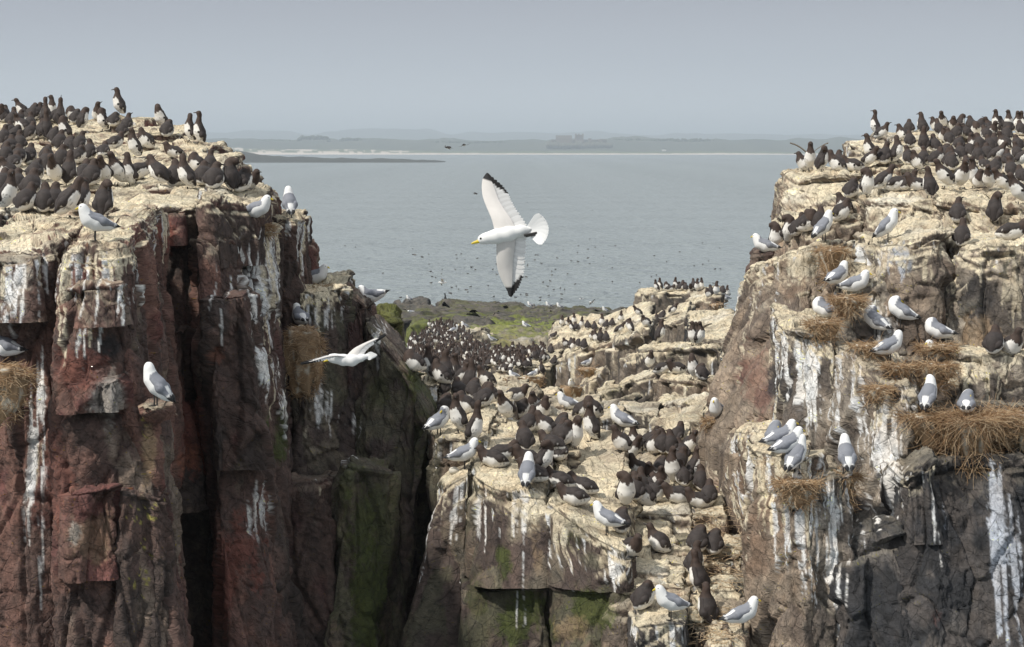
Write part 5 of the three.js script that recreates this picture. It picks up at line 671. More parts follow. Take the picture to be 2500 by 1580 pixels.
z4([[370, 365, 'S', 330], [400, 285, 'S', 180], [300, 275, 'R', 200], [490, 265, 'R', 0], [530, 295, 'R', 300], [570, 275, 'R', 90], [620, 295, 'R', 90], [670, 235, 'R', 60], [690, 335, 'R', 100], [760, 285, 'R', 300]], 'behind the rounded tan boulder');
z4([[770, 455, 'S', 0], [700, 495, 'R', 100], [680, 415, 'R', 60], [630, 485, 'S', 240], [560, 435, 'R', 90], [500, 485, 'R', 230], [420, 455, 'R', 190], [340, 635, 'P', 270, 'white-fronted guillemot preening beside the large cream boulder'], [440, 612, 'R', 200], [430, 565, 'R', 90], [480, 555, 'R', 60], [530, 595, 'R', 20], [560, 525, 'R', 270], [670, 595, 'L', 190], [790, 622, 'L', 190], [870, 612, 'R', 80], [820, 525, 'R', 80], [400, 585, 'R', 90]], 'in front of the rounded tan boulder');
z4([[305, 785, 'R', 90, 'dark guillemot tucked behind the lip of the buttress, next to gull'], [380, 962, 'R', 300, 'dark guillemot in shade under the gull on the buttress lip'], [545, 922, 'R', 170, 'guillemot with bill raised left on a slab in gully'], [800, 932, 'R', 80, 'dark guillemot with its back turned, left of two by the gully wall'], [900, 942, 'R', 80, 'dark guillemot with its back turned, right of two by the gully wall'], [780, 1052, 'R', 70, 'hunched guillemot on the mossy step below the two dark ones'], [460, 1275, 'R', 40, 'lone dark guillemot with bill to the right, low in gully'], [850, 1375, 'S', 120, 'tall brown guillemot standing on the soil slope low in gully'], [800, 1185, 'K', 130, 'guillemot with raised bill behind the tall brown one, low in gully']], 'low in gully');
const z2 = (l, w) => guillemotRow(l, 1300, 640, 0.2366, 26, 80, w, GM);
z2([[1285, 308, 'S', 180], [1315, 295, 'S', 180], [1385, 285, 'R', 190], [1420, 305, 'L', 10], [1500, 285, 'R', 60], [1530, 295, 'R', 20], [1580, 300, 'R', 90], [1555, 285, 'R', 100], [1640, 295, 'R', 250], [1665, 290, 'S', 100], [1700, 310, 'S', 270], [1745, 295, 'S', 280], [1810, 355, 'R', 200], [1900, 360, 'S', 280], [1840, 340, 'R', 90], [1960, 335, 'R', 90], [2010, 330, 'S', 250], [1475, 290, 'S', 200]], 'on the highest terrace block');
z2([[1450, 562, 'S', 330], [1280, 652, 'R', 90], [1340, 602, 'R', 60], [1170, 672, 'R', 200], [1095, 578, 'S', 190], [915, 635, 'S', 270], [990, 692, 'R', 170], [890, 762, 'S', 0], [1010, 742, 'S', 180], [660, 848, 'S', 200], [700, 832, 'S', 90], [760, 822, 'R', 90], [620, 812, 'R', 270], [640, 705, 'R', 90], [570, 692, 'R', 90], [510, 692, 'S', 280], [450, 705, 'R', 120], [430, 655, 'S', 270], [410, 722, 'S', 180], [370, 662, 'R', 270], [305, 672, 'S', 270], [220, 792, 'L', 60], [720, 675, 'S', 280], [820, 655, 'R', 90], [760, 685, 'R', 60]], 'on the sloping terrace ridge');
z2([[340, 872, 'R', 200], [400, 882, 'R', 90], [470, 882, 'R', 90], [415, 932, 'S', 300], [530, 892, 'R', 90], [50, 1012, 'S', 120], [110, 945, 'R', 90], [190, 945, 'R', 90], [20, 935, 'R', 90], [1320, 835, 'S', 10, 'upright guillemot with white breast right, on the near terrace ledge'], [1650, 865, 'S', 200], [1740, 855, 'S', 330], [1215, 1117, 'S', 280, 'white-fronted guillemot standing alone on the near terrace step'], [1360, 1145, 'L', 0], [1490, 1155, 'L', 200], [1650, 1232, 'P', 230, 'white-fronted guillemot preening on the near terrace corner'], [1740, 1212, 'R', 120]], 'on the lower terraces');
// wings-up guillemot on the seaward block: standing body with two raised wings
function openWing(pts, thick, colour, mirror) { // pts: rows of [leading, trailing] from root to tip
  const pos = [], col = [], idx = [], n = pts.length, m = 7;
  for (const s of [1, -1]) for (let i = 0; i < n; i++) for (let j = 0; j < m; j++) { const [a, b] = pts[i], t = j / (m - 1), h = thick * (1 - 0.75 * i / n) * Math.sin(Math.PI * Math.min(1, t * 1.02 + 0.04)) * 0.5 * s; pos.push(a[0] + (b[0] - a[0]) * t, a[1] + (b[1] - a[1]) * t + h + (a[3] || 0), (a[2] + (b[2] - a[2]) * t)); col.push(...colour(i / (n - 1), t, s)); }
  const N = n * m; for (let i = 0; i < n - 1; i++) for (let j = 0; j < m - 1; j++) { const a = i * m + j, b = a + m; idx.push(a, b, a + 1, b, b + 1, a + 1, N + a, N + a + 1, N + b, N + b, N + a + 1, N + b + 1); }
  for (let i = 0; i < n - 1; i++) for (const j of [0, m - 1]) { const a = i * m + j, b = a + m; idx.push(a, N + a, b, b, N + a, N + b); }
  for (let j = 0; j < m - 1; j++) { const a = (n - 1) * m + j; idx.push(a, a + 1, N + a, a + 1, N + a + 1, N + a); }
  const g = new THREE.BufferGeometry(); g.setAttribute('position', new THREE.Float32BufferAttribute(pos, 3)); g.setAttribute('color', new THREE.Float32BufferAttribute(col, 3)); g.setIndex(idx); g.computeVertexNormals(); return g;
}
function flapping(px, py, yaw, dMin, dMax, label) {
  const p = ground(px, py, dMin, dMax); if (!p) { missed++; return; }
  const src = guillemotProto('stand', 0), g = new THREE.Group();
  for (const c of src.children) if (c.name !== 'wing') g.add(c.clone());
  for (const s of [1, -1]) { const rows = []; for (let i = 0; i <= 10; i++) { const t = i / 10, z = s * (0.05 + 0.235 * t), y = 0.27 + 0.22 * t - 0.08 * t * t, lead = -0.01 + 0.03 * Math.sin(t * 3.1) - 0.09 * t * t, chord = 0.09 * Math.sqrt(Math.max(0, 1 - t * t * 0.97)) * (0.85 + 0.15 * Math.sin(i * 3)); rows.push([[lead, y, z], [lead - chord, y - 0.02, z]]); } part(g, 'wing', openWing(rows, 0.012, (t, c, up) => up > 0 ? [0.036, 0.027, 0.024] : c < 0.5 ? [0.5, 0.46, 0.42] : [0.2, 0.15, 0.12]), BM); }
  g.position.copy(p); g.rotation.y = yaw * Math.PI / 180; top(g, 'guillemot'); tag(g, label, 'guillemot', GR);
}
flapping(1850 + 475 * 0.27, 240 + 668 * 0.27, 270, 22, 34, 'guillemot flapping both wings open on the seaward block of grey cliff');
flapping(1300 + 1700 * 0.2366, 640 + 862 * 0.2366, 215, 26, 44, 'guillemot with wings half open beside the grey wall on the terrace');

// ---------------------------------------------------------------- kittiwakes
const KN = 'kittiwakes perched and nesting on the cliffs';
function kittiwake(px, py, pose, yaw, label, o = {}) {
  const p = o.at || ground(px, py, o.dMin || 14, o.dMax || 80, o.rows || 20); if (!p) { missed++; console.log('no ground for', label); return; }
  const far = -p.z > 43, g = far ? new THREE.Mesh(kittiwakeFar(pose, o.turn || 0), BM) : kittiwakeProto(pose, o.turn || 0).clone(); if (far) g.castShadow = g.receiveShadow = true;
  g.position.copy(p).add(V(0, (o.up || 0) - 0.004, 0)); g.rotation.y = yaw * Math.PI / 180; g.scale.setScalar(o.s || 1.04); top(g, 'kittiwake'); return tag(g, label, 'kittiwake', KN);
}
guillemotRow([[150, 125, 'P', 270, 'white-fronted guillemot standing apart behind the mossy rock edge']], 1000, 860, 0.25, 24, 75, '', GC);
// nests first, so that gulls can sit on them
const strawMats = [mat([0.42, 0.28, 0.155], 0.95), mat([0.56, 0.42, 0.27], 0.95), mat([0.24, 0.14, 0.07], 0.95)];
function strands(n, place, r, len, curl) { // thin bent stalks, three-sided
  const pos = [], idx = [];
  for (let q = 0; q < n; q++) {
    const { p, d } = place(q), L = len * rr(0.5, 1.3), seg = 3, b = V(rr(-1, 1), rr(-1, 1), rr(-1, 1)).multiplyScalar(curl), x = p.clone(), dir = d.clone().normalize(), base = pos.length / 3;
    for (let i = 0; i <= seg; i++) { const s = V(dir.z, 0.3, -dir.x).normalize(), u = s.clone().cross(dir).normalize(), rad = r * (1 - 0.5 * i / seg); for (let k = 0; k < 3; k++) { const a = k * 2.094; pos.push(x.x + (s.x * Math.cos(a) + u.x * Math.sin(a)) * rad, x.y + (s.y * Math.cos(a) + u.y * Math.sin(a)) * rad, x.z + (s.z * Math.cos(a) + u.z * Math.sin(a)) * rad); } x.addScaledVector(dir, L / seg); dir.addScaledVector(b, 1 / seg).add(V(0, -0.12 * curl, 0)).normalize(); }
    for (let i = 0; i < seg; i++) for (let k = 0; k < 3; k++) { const a = base + i * 3 + k, c = base + i * 3 + (k + 1) % 3; idx.push(a, c, a + 3, c, c + 3, a + 3); }
  }
  const g = new THREE.BufferGeometry(); g.setAttribute('position', new THREE.Float32BufferAttribute(pos, 3)); g.setIndex(idx); g.computeVertexNormals(); return g;
}
/* a nest: a lumpy mound of mud and grass (height h, hanging down by drop) wrapped in stalks */
function nest(px, py, w, h, label, o = {}) {
  const p = o.d ? at(px, py, o.d) : ground(px, py, o.dMin || 14, o.dMax || 70, 24); if (!p) { missed++; console.log('no ground for nest', label); return; }
  const g = group('nest', p.clone()), drop = o.drop ?? 0.05, R = w / 2, zf = o.zf || 0.8, sd = names.get('nest') * 5.1, top0 = h;
  const geo = new THREE.SphereGeometry(1, 40, 28), a = geo.attributes.position, col = [];
  for (let i = 0; i < a.count; i++) { let x = a.getX(i), y = a.getY(i), z = a.getZ(i); const n = 1 + 0.34 * fbm(x * 2.2 + sd, y * 1.6, z * 2.2, 3); let yy = y > 0 ? y * top0 : y * drop * (0.75 + 0.5 * noise(x * 2.6 + sd, 4, z * 2.6)); const sq = y < 0 ? Math.pow(1 - y * y, 0.28) / Math.max(0.05, Math.sqrt(1 - y * y)) : 1, tp = y < 0 ? 1 + (o.taper || 0) * y : 1; let rx = x * sq * tp, rz = z * sq * tp; if (y > 0.55) yy = top0 * (0.55 + (y - 0.55) * 0.25); a.setXYZ(i, rx * R * n, yy * n, rz * R * zf * n); const v = 0.75 + 0.5 * (hn(x, y * 0.6, z, 9 + 0 * sd) * 0.5 + 0.5), k = hn(x + sd, y, z, 3) > 0.35 ? 1.5 : 1; const wg = sst(0.3, 0.5, hn(x + sd, y * 0.5, z, 5)); col.push((0.24 * v * k) * (1 - wg) + 0.5 * wg, (0.16 * v * k) * (1 - wg) + 0.46 * wg, (0.09 * v * k) * (1 - wg) + 0.38 * wg); }
  geo.setAttribute('color', new THREE.Float32BufferAttribute(col, 3)); geo.computeVertexNormals(); part(g, 'mound', geo, BM);
  const far = -p.z > 43, N = o.n || (far ? 60 : Math.round(600 * w * (h + drop) / 0.12 + 160)), r = far ? 0.007 : 0.003;
  for (let k = 0; k < 3; k++) { const s = part(g, 'straw', strands(Math.round(N / 3), () => { const th = rr(0, 6.283), y = rnd() < 0.45 ? rr(0.2, 1) : rr(-1, 0.4), c = Math.pow(Math.max(0.02, 1 - y * y), y < 0 ? 0.28 : 0.5) * (y < 0 ? 1 + (o.taper || 0) * y : 1), q = V(Math.cos(th) * R * c * 1.12, y > 0 ? y * top0 * 0.75 : y * drop, Math.sin(th) * R * zf * c * 1.12); return { p: q, d: V(-Math.sin(th) * rr(-1, 1) + Math.cos(th) * 0.35, y > 0.3 ? rr(-0.25, 0.25) : rr(o.hang ? -1.5 : -0.6, 0.45), Math.cos(th) * rr(-1, 1) + Math.sin(th) * 0.35) }; }, r, (o.len || 0.13) * (far ? 1.3 : 1), 0.9), strawMats[k]); s.userData.kind = 'stuff'; }
  tag(g, label, 'nest', 'straw nests'); for (const m of g.children) if (m.name === 'mound') addGround(m);
  return g;
}
nest(632, 560, 0.26, 0.07, 'flat straw nest with a green sprig on the red cliff pillar', { d: 21.0, drop: 0.09 });
nest(738, 862, 0.42, 0.40, 'tall brown nest tower of straw under the sitting gull', { d: 21.35, drop: 0.5, taper: 0.15, n: 1300, len: 0.1, zf: 0.9 });
nest(8, 935, 0.44, 0.22, 'straw nest hanging on the left frame edge of the red cliff', { d: 16.5, drop: 0.34, taper: 0.45, n: 800 });
nest(775, 704, 0.24, 0.03, 'thin nest pad on the pale ledge of the red cliff', { d: 22.6, drop: 0.03 });
nest(2032, 618, 0.30, 0.10, 'shaggy brown nest hanging below the gull on the seaward grey ridge', { d: 21.7, drop: 0.38, taper: 0.5, n: 420 });
nest(2070, 735, 0.30, 0.08, 'straw nest of the gull pair on the upper grey ledge', { d: 20.5, drop: 0.16, taper: 0.3 });
nest(2010, 795, 0.28, 0.08, 'straw nest over the white streaked pillar', { d: 20.3, drop: 0.22, taper: 0.3 });
nest(2122, 850, 0.32, 0.07, 'wiry nest at the left of the grey ledge nest cluster', { d: 20.0, drop: 0.16, taper: 0.2 });
nest(2195, 896, 0.28, 0.04, 'straw nest under the side-on gull in the grey ledge cluster', { d: 19.7, drop: 0.14 });
nest(2290, 850, 0.34, 0.07, 'upper nest of two beside the reddish niche wall', { d: 20.2, drop: 0.08 });
nest(2285, 897, 0.34, 0.06, 'lower nest of two beside the reddish niche wall', { d: 19.7, drop: 0.26, taper: 0.25 });
nest(2150, 955, 0.24, 0.08, 'old brown nest clump under the grey ledge cluster', { d: 19.5, drop: 0.12 });
nest(2262, 1022, 0.44, 0.07, 'broad straw nest under the gull at the left of straw curtain', { d: 19.25, drop: 0.50, taper: 0.55, n: 900, len: 0.2 });
nest(2372, 1030, 0.50, 0.09, 'hanging curtain of pale straw under the sitting gull, largest nest', { d: 19.1, drop: 0.72, taper: 0.8, n: 1900, len: 0.26, hang: 1 });
nest(2480, 1022, 0.56, 0.09, 'straw nest heap at the right frame edge', { d: 19.25, drop: 0.3, taper: 0.3, n: 900, len: 0.2 });
nest(1920, 1120, 0.34, 0.05, 'straw nest on the white pillar under the side-on gull', { d: 18.75, drop: 0.08 });
nest(1948, 1180, 0.36, 0.05, 'dark straw nest under the gull pair on the white pillar', { d: 18.35, drop: 0.22, taper: 0.4 });
nest(2062, 1165, 0.26, 0.05, 'narrow nest hanging on the grey wall under the gull with its back turned', { d: 18.7, drop: 0.32, taper: 0.6, n: 600 });
nest(1752, 1028, 0.26, 0.04, 'small nest on the seaward edge of the grey wall', { d: 22.0, drop: 0.1 });
nest(1752, 748, 0.36, 0.12, 'nest wedged beside the far terrace block and grey wall', { d: 52, drop: 0.35, taper: 0.3 });
nest(1255, 926, 0.55, 0.08, 'left nest of two on the far streaked block', { d: 55.9, drop: 0.3 });
nest(1302, 924, 0.6, 0.08, 'right nest of two on the far streaked block', { d: 55.9, drop: 0.3 });
nest(1395, 948, 0.6, 0.08, 'ochre hanging nest on a far narrow block', { d: 50.9, drop: 0.5, taper: 0.3 });
nest(1432, 902, 0.45, 0.08, 'nest under the side-on gull on the far streaked face', { d: 51, drop: 0.3, taper: 0.4 });

kittiwake(232, 588, 'stand', 200, 'kittiwake standing on the front lip of red cliff, looking left', { turn: 0 });
kittiwake(628, 548, 'sit', 350, 'kittiwake sitting on the nest of the red cliff pillar, bill down', { dMax: 23 });
kittiwake(706, 532, 'tall', 105, 'kittiwake standing with its back turned on the outer red pillar', { dMax: 26 });
kittiwake(772, 694, 'sit', 345, 'kittiwake sitting on the pale ledge of red cliff, sea behind', { dMax: 26 });
kittiwake(732, 782, 'sit', 115, 'kittiwake sitting on top of the tall nest tower', { dMax: 26, turn: 0.5 });
kittiwake(905, 752, 'lean', 180, 'kittiwake with raised tail leaning forward beside a guillemot on mossy rock', { dMax: 27 });
kittiwake(385, 962, 'tall', 165, 'kittiwake clinging to the red column in front of the dark recess', { at: at(380, 990, 16.5), turn: -0.9 });
kittiwake(8, 868, 'sit', 170, 'kittiwake sitting on the nest at the left frame edge', { dMax: 18 });
kittiwake(2012, 591, 'tall', 25, 'kittiwake standing on the seaward grey ridge nest', { dMax: 24 });
kittiwake(2168, 592, 'tall', 350, 'kittiwake standing alone on the upper streaked column of grey cliff', { dMax: 24 });
kittiwake(1866, 618, 'sit', 170, 'kittiwake sitting low on the grey cliff edge below two preening guillemots', { dMax: 26 });
kittiwake(2046, 727, 'stand', 40, 'kittiwake standing on the upper grey ledge nest beside its mate', { dMax: 24 });
kittiwake(2090, 716, 'sit', 345, 'kittiwake sitting on the upper grey ledge nest beside its mate', { dMax: 24 });
kittiwake(2012, 775, 'sittuck', 160, 'kittiwake with head hidden on the nest over the white pillar', { dMax: 24 });
kittiwake(2136, 832, 'tuck', 135, 'kittiwake preening, left of the two bowed gulls on grey ledge', { dMax: 24 });
kittiwake(2199, 815, 'tuck', 165, 'kittiwake preening, right of the two bowed gulls on grey ledge', { dMax: 24 });
kittiwake(2172, 884, 'stand', 15, 'kittiwake standing side-on in the middle of grey nest cluster', { dMax: 24, turn: 0.7 });
kittiwake(2288, 838, 'sittuck', 165, 'kittiwake asleep on the upper nest beside the reddish niche', { dMax: 24 });
kittiwake(2286, 882, 'sit', 215, 'kittiwake sitting on the lower nest beside the reddish niche, bill left', { dMax: 24 });
kittiwake(2268, 992, 'tall', 60, 'kittiwake standing with its back turned left of the straw curtain', { at: at(2268, 1006, 19.25), turn: 1.2 });
kittiwake(2358, 994, 'sittuck', 75, 'kittiwake resting on top of the straw curtain', { at: at(2360, 1006, 19.15) });
kittiwake(1890, 1084, 'sittuck', 80, 'kittiwake with its back turned behind the pillar gulls', { dMax: 22 });
kittiwake(1908, 1108, 'stand', 12, 'kittiwake side-on, highest of three on the white pillar', { dMax: 22 });
kittiwake(1926, 1160, 'stand', 20, 'kittiwake on the lower pillar nest, half hidden by its mate', { dMax: 22 });
kittiwake(1946, 1172, 'tall', 45, 'kittiwake on the lower pillar nest, in front of its mate', { dMax: 22 });
kittiwake(2066, 1156, 'tall', 92, 'kittiwake clinging to the narrow nest on the grey wall', { dMax: 22, turn: 0 });
kittiwake(1750, 1020, 'sit', 250, 'kittiwake on the small nest at the edge of the grey wall', { dMax: 26 });
kittiwake(1814, 1556, 'stand', 8, 'kittiwake with head down at the foot of the grey wall', { dMax: 21 });
kittiwake(1072, 1066, 'tuck', 40, 'kittiwake preening on the streaked ledge beside a leaning guillemot', { dMax: 24 });
kittiwake(1134, 1146, 'stand', 5, 'kittiwake standing at the left corner of the dark buttress, facing right', { dMax: 23 });
kittiwake(1288, 1198, 'tall', 80, 'kittiwake with its back turned on the middle lip of the buttress', { dMax: 23 });
kittiwake(1482, 1308, 'stand', 160, 'kittiwake on the right lip of the buttress above white streaks', { dMax: 22, turn: 0 });
kittiwake(1636, 1514, 'stand', 195, 'kittiwake standing on the squat streaked block low in the gully', { dMax: 21 });
kittiwake(1518, 1058, 'stand', 150, 'kittiwake at the head of the gully beside the tan boulder', { dMax: 30 });
kittiwake(1254, 920, 'sit', 180, 'tiny kittiwake on the left far nest', { at: at(1254, 923, 55.7) });
kittiwake(1300, 918, 'sit', 20, 'tiny kittiwake on the right far nest', { at: at(1302, 920, 55.7) });
kittiwake(1394, 942, 'sit', 260, 'tiny kittiwake on the ochre hanging far nest', { at: at(1394, 945, 50.7) });
kittiwake(1434, 893, 'sit', 0, 'tiny kittiwake side-on above the far streaked face', { dMin: 40 });
kittiwake(1386, 1000, 'sit', 170, 'small kittiwake resting in the hollow below the far nests', { dMin: 24 });
kittiwake(1770, 740, 'sit', 180, 'tiny kittiwake on the nest beside the far terrace block', { dMin: 30 });
console.log('missed', missed);
// ---------------------------------------------------------------- birds on the wing
function blade(b, t, w, n, cols, thick = 0.0016) { // one feather: b base, t tip, n facing
  const dir = t.clone().sub(b), L = dir.length(); dir.normalize(); const sd = dir.clone().cross(n).normalize(), pos = [], col = [], idx = [], R = 9;
  for (const s of [1, -1]) for (let i = 0; i < R; i++) { const u = i / (R - 1), ww = w * (u < 0.7 ? 0.75 + 0.25 * u / 0.7 : Math.sqrt(Math.max(0.02, 1 - ((u - 0.7) / 0.3) ** 2))), c = cols(u); for (const k of [-0.5, 0, 0.5]) { const p = b.clone().addScaledVector(dir, L * u).addScaledVector(sd, ww * k).addScaledVector(n, s * thick + (k === 0 ? 0.0012 : 0)); pos.push(p.x, p.y, p.z); col.push(...c); } }
  for (let i = 0; i < R - 1; i++) for (let k = 0; k < 2; k++) { const a = i * 3 + k, c = a + 3, o = R * 3; idx.push(a, a + 1, c, a + 1, c + 1, c, o + a, o + c, o + a + 1, o + a + 1, o + c, o + c + 1); }
  const g = new THREE.BufferGeometry(); g.setAttribute('position', new THREE.Float32BufferAttribute(pos, 3)); g.setAttribute('color', new THREE.Float32BufferAttribute(col, 3)); g.setIndex(idx); g.computeVertexNormals(); return g;
}
const featherMat = new THREE.MeshPhysicalMaterial({ vertexColors: true, roughness: 0.9, side: THREE.DoubleSide });
const curve = (pts, t) => { const n = pts.length - 1, q = Math.min(n - 1e-6, t * n), i = Math.floor(q), f = q - i, P = k => pts[Math.max(0, Math.min(n, k))], h = d => { const a = P(i - 1)[d], b = P(i)[d], c = P(i + 1)[d], e = P(i + 2)[d]; return 0.5 * (2 * b + (c - a) * f + (2 * a - 5 * b + 4 * c - e) * f * f + (3 * b - a - 3 * c + e) * f * f * f); }; return [h(0), h(1), h(2)]; };
/* a gull in flight: bones and wing edges given as picture offsets from its middle (x right, y down, z towards the camera), scaled to metres at its own distance */
function flyingGull(cx, cy, d, bones, bill, wings, tail, legs, label) {
  const k = d / F, g = group('kittiwake', at(cx, cy, d)), P3 = p => [(p[0] - cx) * k, -(p[1] - cy) * k, (p[2] || 0) * k], v3 = p => V(...P3(p)), B = bones.map(b => [...P3(b), b[3] * k]);
  const f = chain(B, 0.03), bx = bodyBox(B);
  part(g, 'body', fieldMesh(f, bx[0], bx[1], 0.0085, () => KW), BM);
  part(g, 'bill', billGeo(P3(bill[0]), P3(bill[1]), bill[2] * k, bill[2] * k * 0.4), yellowMat);
  const hdb = B[0]; const e = new THREE.SphereGeometry(3 * k, 8, 6); e.translate(...P3(bill[3])); part(g, 'eye', e, eyeMat);
  for (const W of wings) {
    const rows = 26, cols = 9, pos = [], col = [], idx = [];
    for (const s of [1, -1]) for (let i = 0; i < rows; i++) for (let j = 0; j < cols; j++) { const t = i / (rows - 1), a = v3(curve(W.lead, t)), b = v3(curve(W.trail, t)), u = j / (cols - 1) * (0.66 - 0.2 * t); const p = a.lerp(b, u), h = 0.011 * (1 - 0.8 * t) * Math.sin(Math.PI * Math.min(1, 0.12 + j / (cols - 1) * 0.9)) * s + 0.014 * Math.sin(Math.PI * u); pos.push(p.x, p.y, p.z + h); const c = t > 0.82 ? [0.02, 0.02, 0.022] : s > 0 ? [0.60, 0.575, 0.55] : KG; const nn = 1 + 0.05 * hn(p.x, p.y, p.z, 50); col.push(c[0] * nn, c[1] * nn, c[2] * nn); }
    const N = rows * cols; for (let i = 0; i < rows - 1; i++) for (let j = 0; j < cols - 1; j++) { const a = i * cols + j, b = a + cols; idx.push(a, b, a + 1, b, b + 1, a + 1, N + a, N + a + 1, N + b, N + b, N + a + 1, N + b + 1); }
    for (let i = 0; i < rows - 1; i++) { const a = i * cols, b = a + cols; idx.push(a, N + a, b, b, N + a, N + b); }
    const cg = new THREE.BufferGeometry(); cg.setAttribute('position', new THREE.Float32BufferAttribute(pos, 3)); cg.setAttribute('color', new THREE.Float32BufferAttribute(col, 3)); cg.setIndex(idx); cg.computeVertexNormals();
    const w = part(g, 'wing', cg, featherMat), nF = W.n || 24;
    for (let i = 0; i < nF; i++) {
      const t = 0.02 + 0.98 * Math.pow(i / (nF - 1), 0.92), tip = v3(curve(W.trail, Math.min(1, t))), t0 = Math.max(0, t - 0.10 - 0.10 * t), a = v3(curve(W.lead, t0)), b = v3(curve(W.trail, t0)), base = a.lerp(b, 0.34 - 0.1 * t); tip.z += 0.0015 * (i % 2) + i * 0.0003; base.z -= 0.002;
      const L = tip.distanceTo(base); tip.add(tip.clone().sub(base).multiplyScalar(0.03 + 0.03 * rnd()));
      const blackFrom = t > 0.66 ? (t > 0.88 ? 0.3 : 0.9 - (t - 0.66) * 2.0) : 2;
      part(w, 'feather', blade(base, tip, Math.max(0.014, (t < 0.7 ? 0.030 : 0.024)), V(0, 0, 1), u => u > blackFrom ? [0.02, 0.018, 0.018] : [0.84 - 0.09 * (i % 2), 0.83 - 0.09 * (i % 2), 0.815 - 0.09 * (i % 2)]), featherMat);
    }
  }
  if (tail) { const b = v3(tail.base), tf = new THREE.Group(); const nT = 15, tm = part(g, 'tail', blade(b, v3(tail.tips[Math.floor(tail.tips.length / 2)]), 0.03, V(0, 0, 1), () => KW), featherMat); for (let i = 0; i < nT; i++) { const tip = v3(curve(tail.tips, i / (nT - 1))); tip.z += 0.002 * (i % 2); part(tm, 'feather', blade(b.clone(), tip, 0.036, V(0, 0, 1), () => [0.84 - 0.05 * (i % 2), 0.84 - 0.05 * (i % 2), 0.835 - 0.05 * (i % 2)]), featherMat); } }
  for (const l of legs || []) { const a = v3(l[0]), b = v3(l[1]); part(g, 'leg', billGeo(a.toArray(), b.toArray(), l[2] * k, l[2] * k * 0.8), darkMat); }
  return tag(g, label, 'kittiwake', 'gulls in flight');
}
flyingGull(1240, 577, 10, [[1176, 585, 0, 10.5], [1188, 582, 0, 11.5], [1212, 577, 0, 15.5], [1242, 571, 0, 16.5], [1272, 563, 0, 11], [1296, 559, 0, 5]], [[1166, 590, 3], [1150, 594, 4], 4.5, [1174, 582, 10]],
  [{ lead: [[1208, 566, -4], [1200, 535, -14], [1188, 508, -34], [1178, 482, -52], [1175, 456, -66], [1178, 436, -76], [1187, 423, -84]], trail: [[1288, 557, -4], [1276, 536, -14], [1259, 512, -34], [1248, 494, -52], [1239, 474, -66], [1221, 450, -76], [1189, 424, -84]] },
   { lead: [[1212, 584, -2], [1212, 612, -4], [1212, 638, -8], [1216, 662, -12], [1224, 684, -14], [1234, 704, -16], [1246, 725, -18]], trail: [[1284, 574, -2], [1283, 600, -4], [1280, 628, -8], [1279, 652, -12], [1275, 676, -14], [1266, 702, -16], [1248, 725, -18]] }],
  { base: [1288, 562, -2], tips: Array.from({ length: 9 }, (_, i) => { const a = (54 - i * 12.2) * Math.PI / 180, r = 52 - Math.abs(i - 4) * 0.6; return [1288 + r * Math.cos(a), 561 - r * Math.sin(a), 12 + i]; }) },
  [[[1286, 573, 12], [1312, 567, 8], 3.2], [[1288, 576, 12], [1308, 572, 9], 2.6]], 'large kittiwake gliding in mid picture, wings spread up and down, before the sea');
flyingGull(850, 872, 15, [[808, 874, 4, 9.5], [818, 875, 3, 10], [838, 879, 0, 12.5], [860, 880, 0, 12.5], [884, 874, -3, 7], [912, 868, -8, 3]], [[799, 879, 7], [790, 882, 8], 3, [806, 873, 12]],
  [{ lead: [[846, 868, -6], [862, 853, -18], [884, 842, -34], [908, 833, -52], [936, 824, -76]], trail: [[886, 870, -10], [890, 860, -22], [902, 848, -38], [918, 838, -54], [937, 825, -77]], n: 18 },
   { lead: [[836, 870, 6], [815, 865, 18], [795, 867, 30], [768, 874, 46], [740, 880, 64]], trail: [[858, 870, 2], [832, 869, 14], [806, 871, 28], [776, 877, 46], [741, 881, 64]], n: 18 }],
  { base: [886, 873, -4], tips: [[910, 863, -14], [916, 866, -12], [920, 868, -8], [914, 871, -4], [908, 874, 0]] }, [[[884, 880, 2], [898, 877, 0], 2]], 'kittiwake flying past the nest tower of the red cliff, wings half raised');

/* small birds in flight: one continuous body with two bent wings */
function smallFlyer(gull, bend) {
  const B = gull ? [[0.19, 0.01, 0, 0.012], [0.13, 0.015, 0, 0.032], [0.04, 0, 0, 0.055], [-0.08, 0, 0, 0.04], [-0.2, 0.01, 0, 0.014]] : [[0.2, 0.005, 0, 0.006], [0.14, 0.01, 0, 0.03], [0.04, 0, 0, 0.06], [-0.08, 0, 0, 0.05], [-0.16, 0, 0, 0.014]];
  const bx = bodyBox(B), f = chain(B, 0.03), parts = [fieldMesh(f, bx[0], bx[1], 0.02, (x, y) => gull ? (y > 0.02 && x < 0.1 ? KG : KW) : y < -0.012 && x < 0.12 ? [0.7, 0.68, 0.65] : [0.036, 0.028, 0.025])];
  const span = gull ? 0.48 : 0.34, ch = gull ? 0.13 : 0.085;
  for (const s of [1, -1]) { const rows = []; for (let i = 0; i <= 8; i++) { const t = i / 8, z = s * (0.03 + span * t), y = 0.02 + bend * span * (t < 0.45 ? t : 0.9 - t), lead = 0.06 + 0.06 * Math.sin(t * 2.6) - 0.14 * t * t, c = ch * (1 - 0.85 * t * t); rows.push([[lead, y, z], [lead - c, y, z]]); } parts.push(openWing(rows, 0.012, (t, c, up) => gull ? (t > 0.85 ? [0.02, 0.02, 0.02] : up > 0 ? KG : [0.68, 0.67, 0.65]) : up > 0 ? [0.036, 0.028, 0.025] : [0.12, 0.10, 0.09])); }
  return mergeGeometries(parts.map(p => p.toNonIndexed()));
}
const fl = { g1: smallFlyer(true, 0.5), g2: smallFlyer(true, -0.25), a1: smallFlyer(false, 0.55), a2: smallFlyer(false, -0.5) };
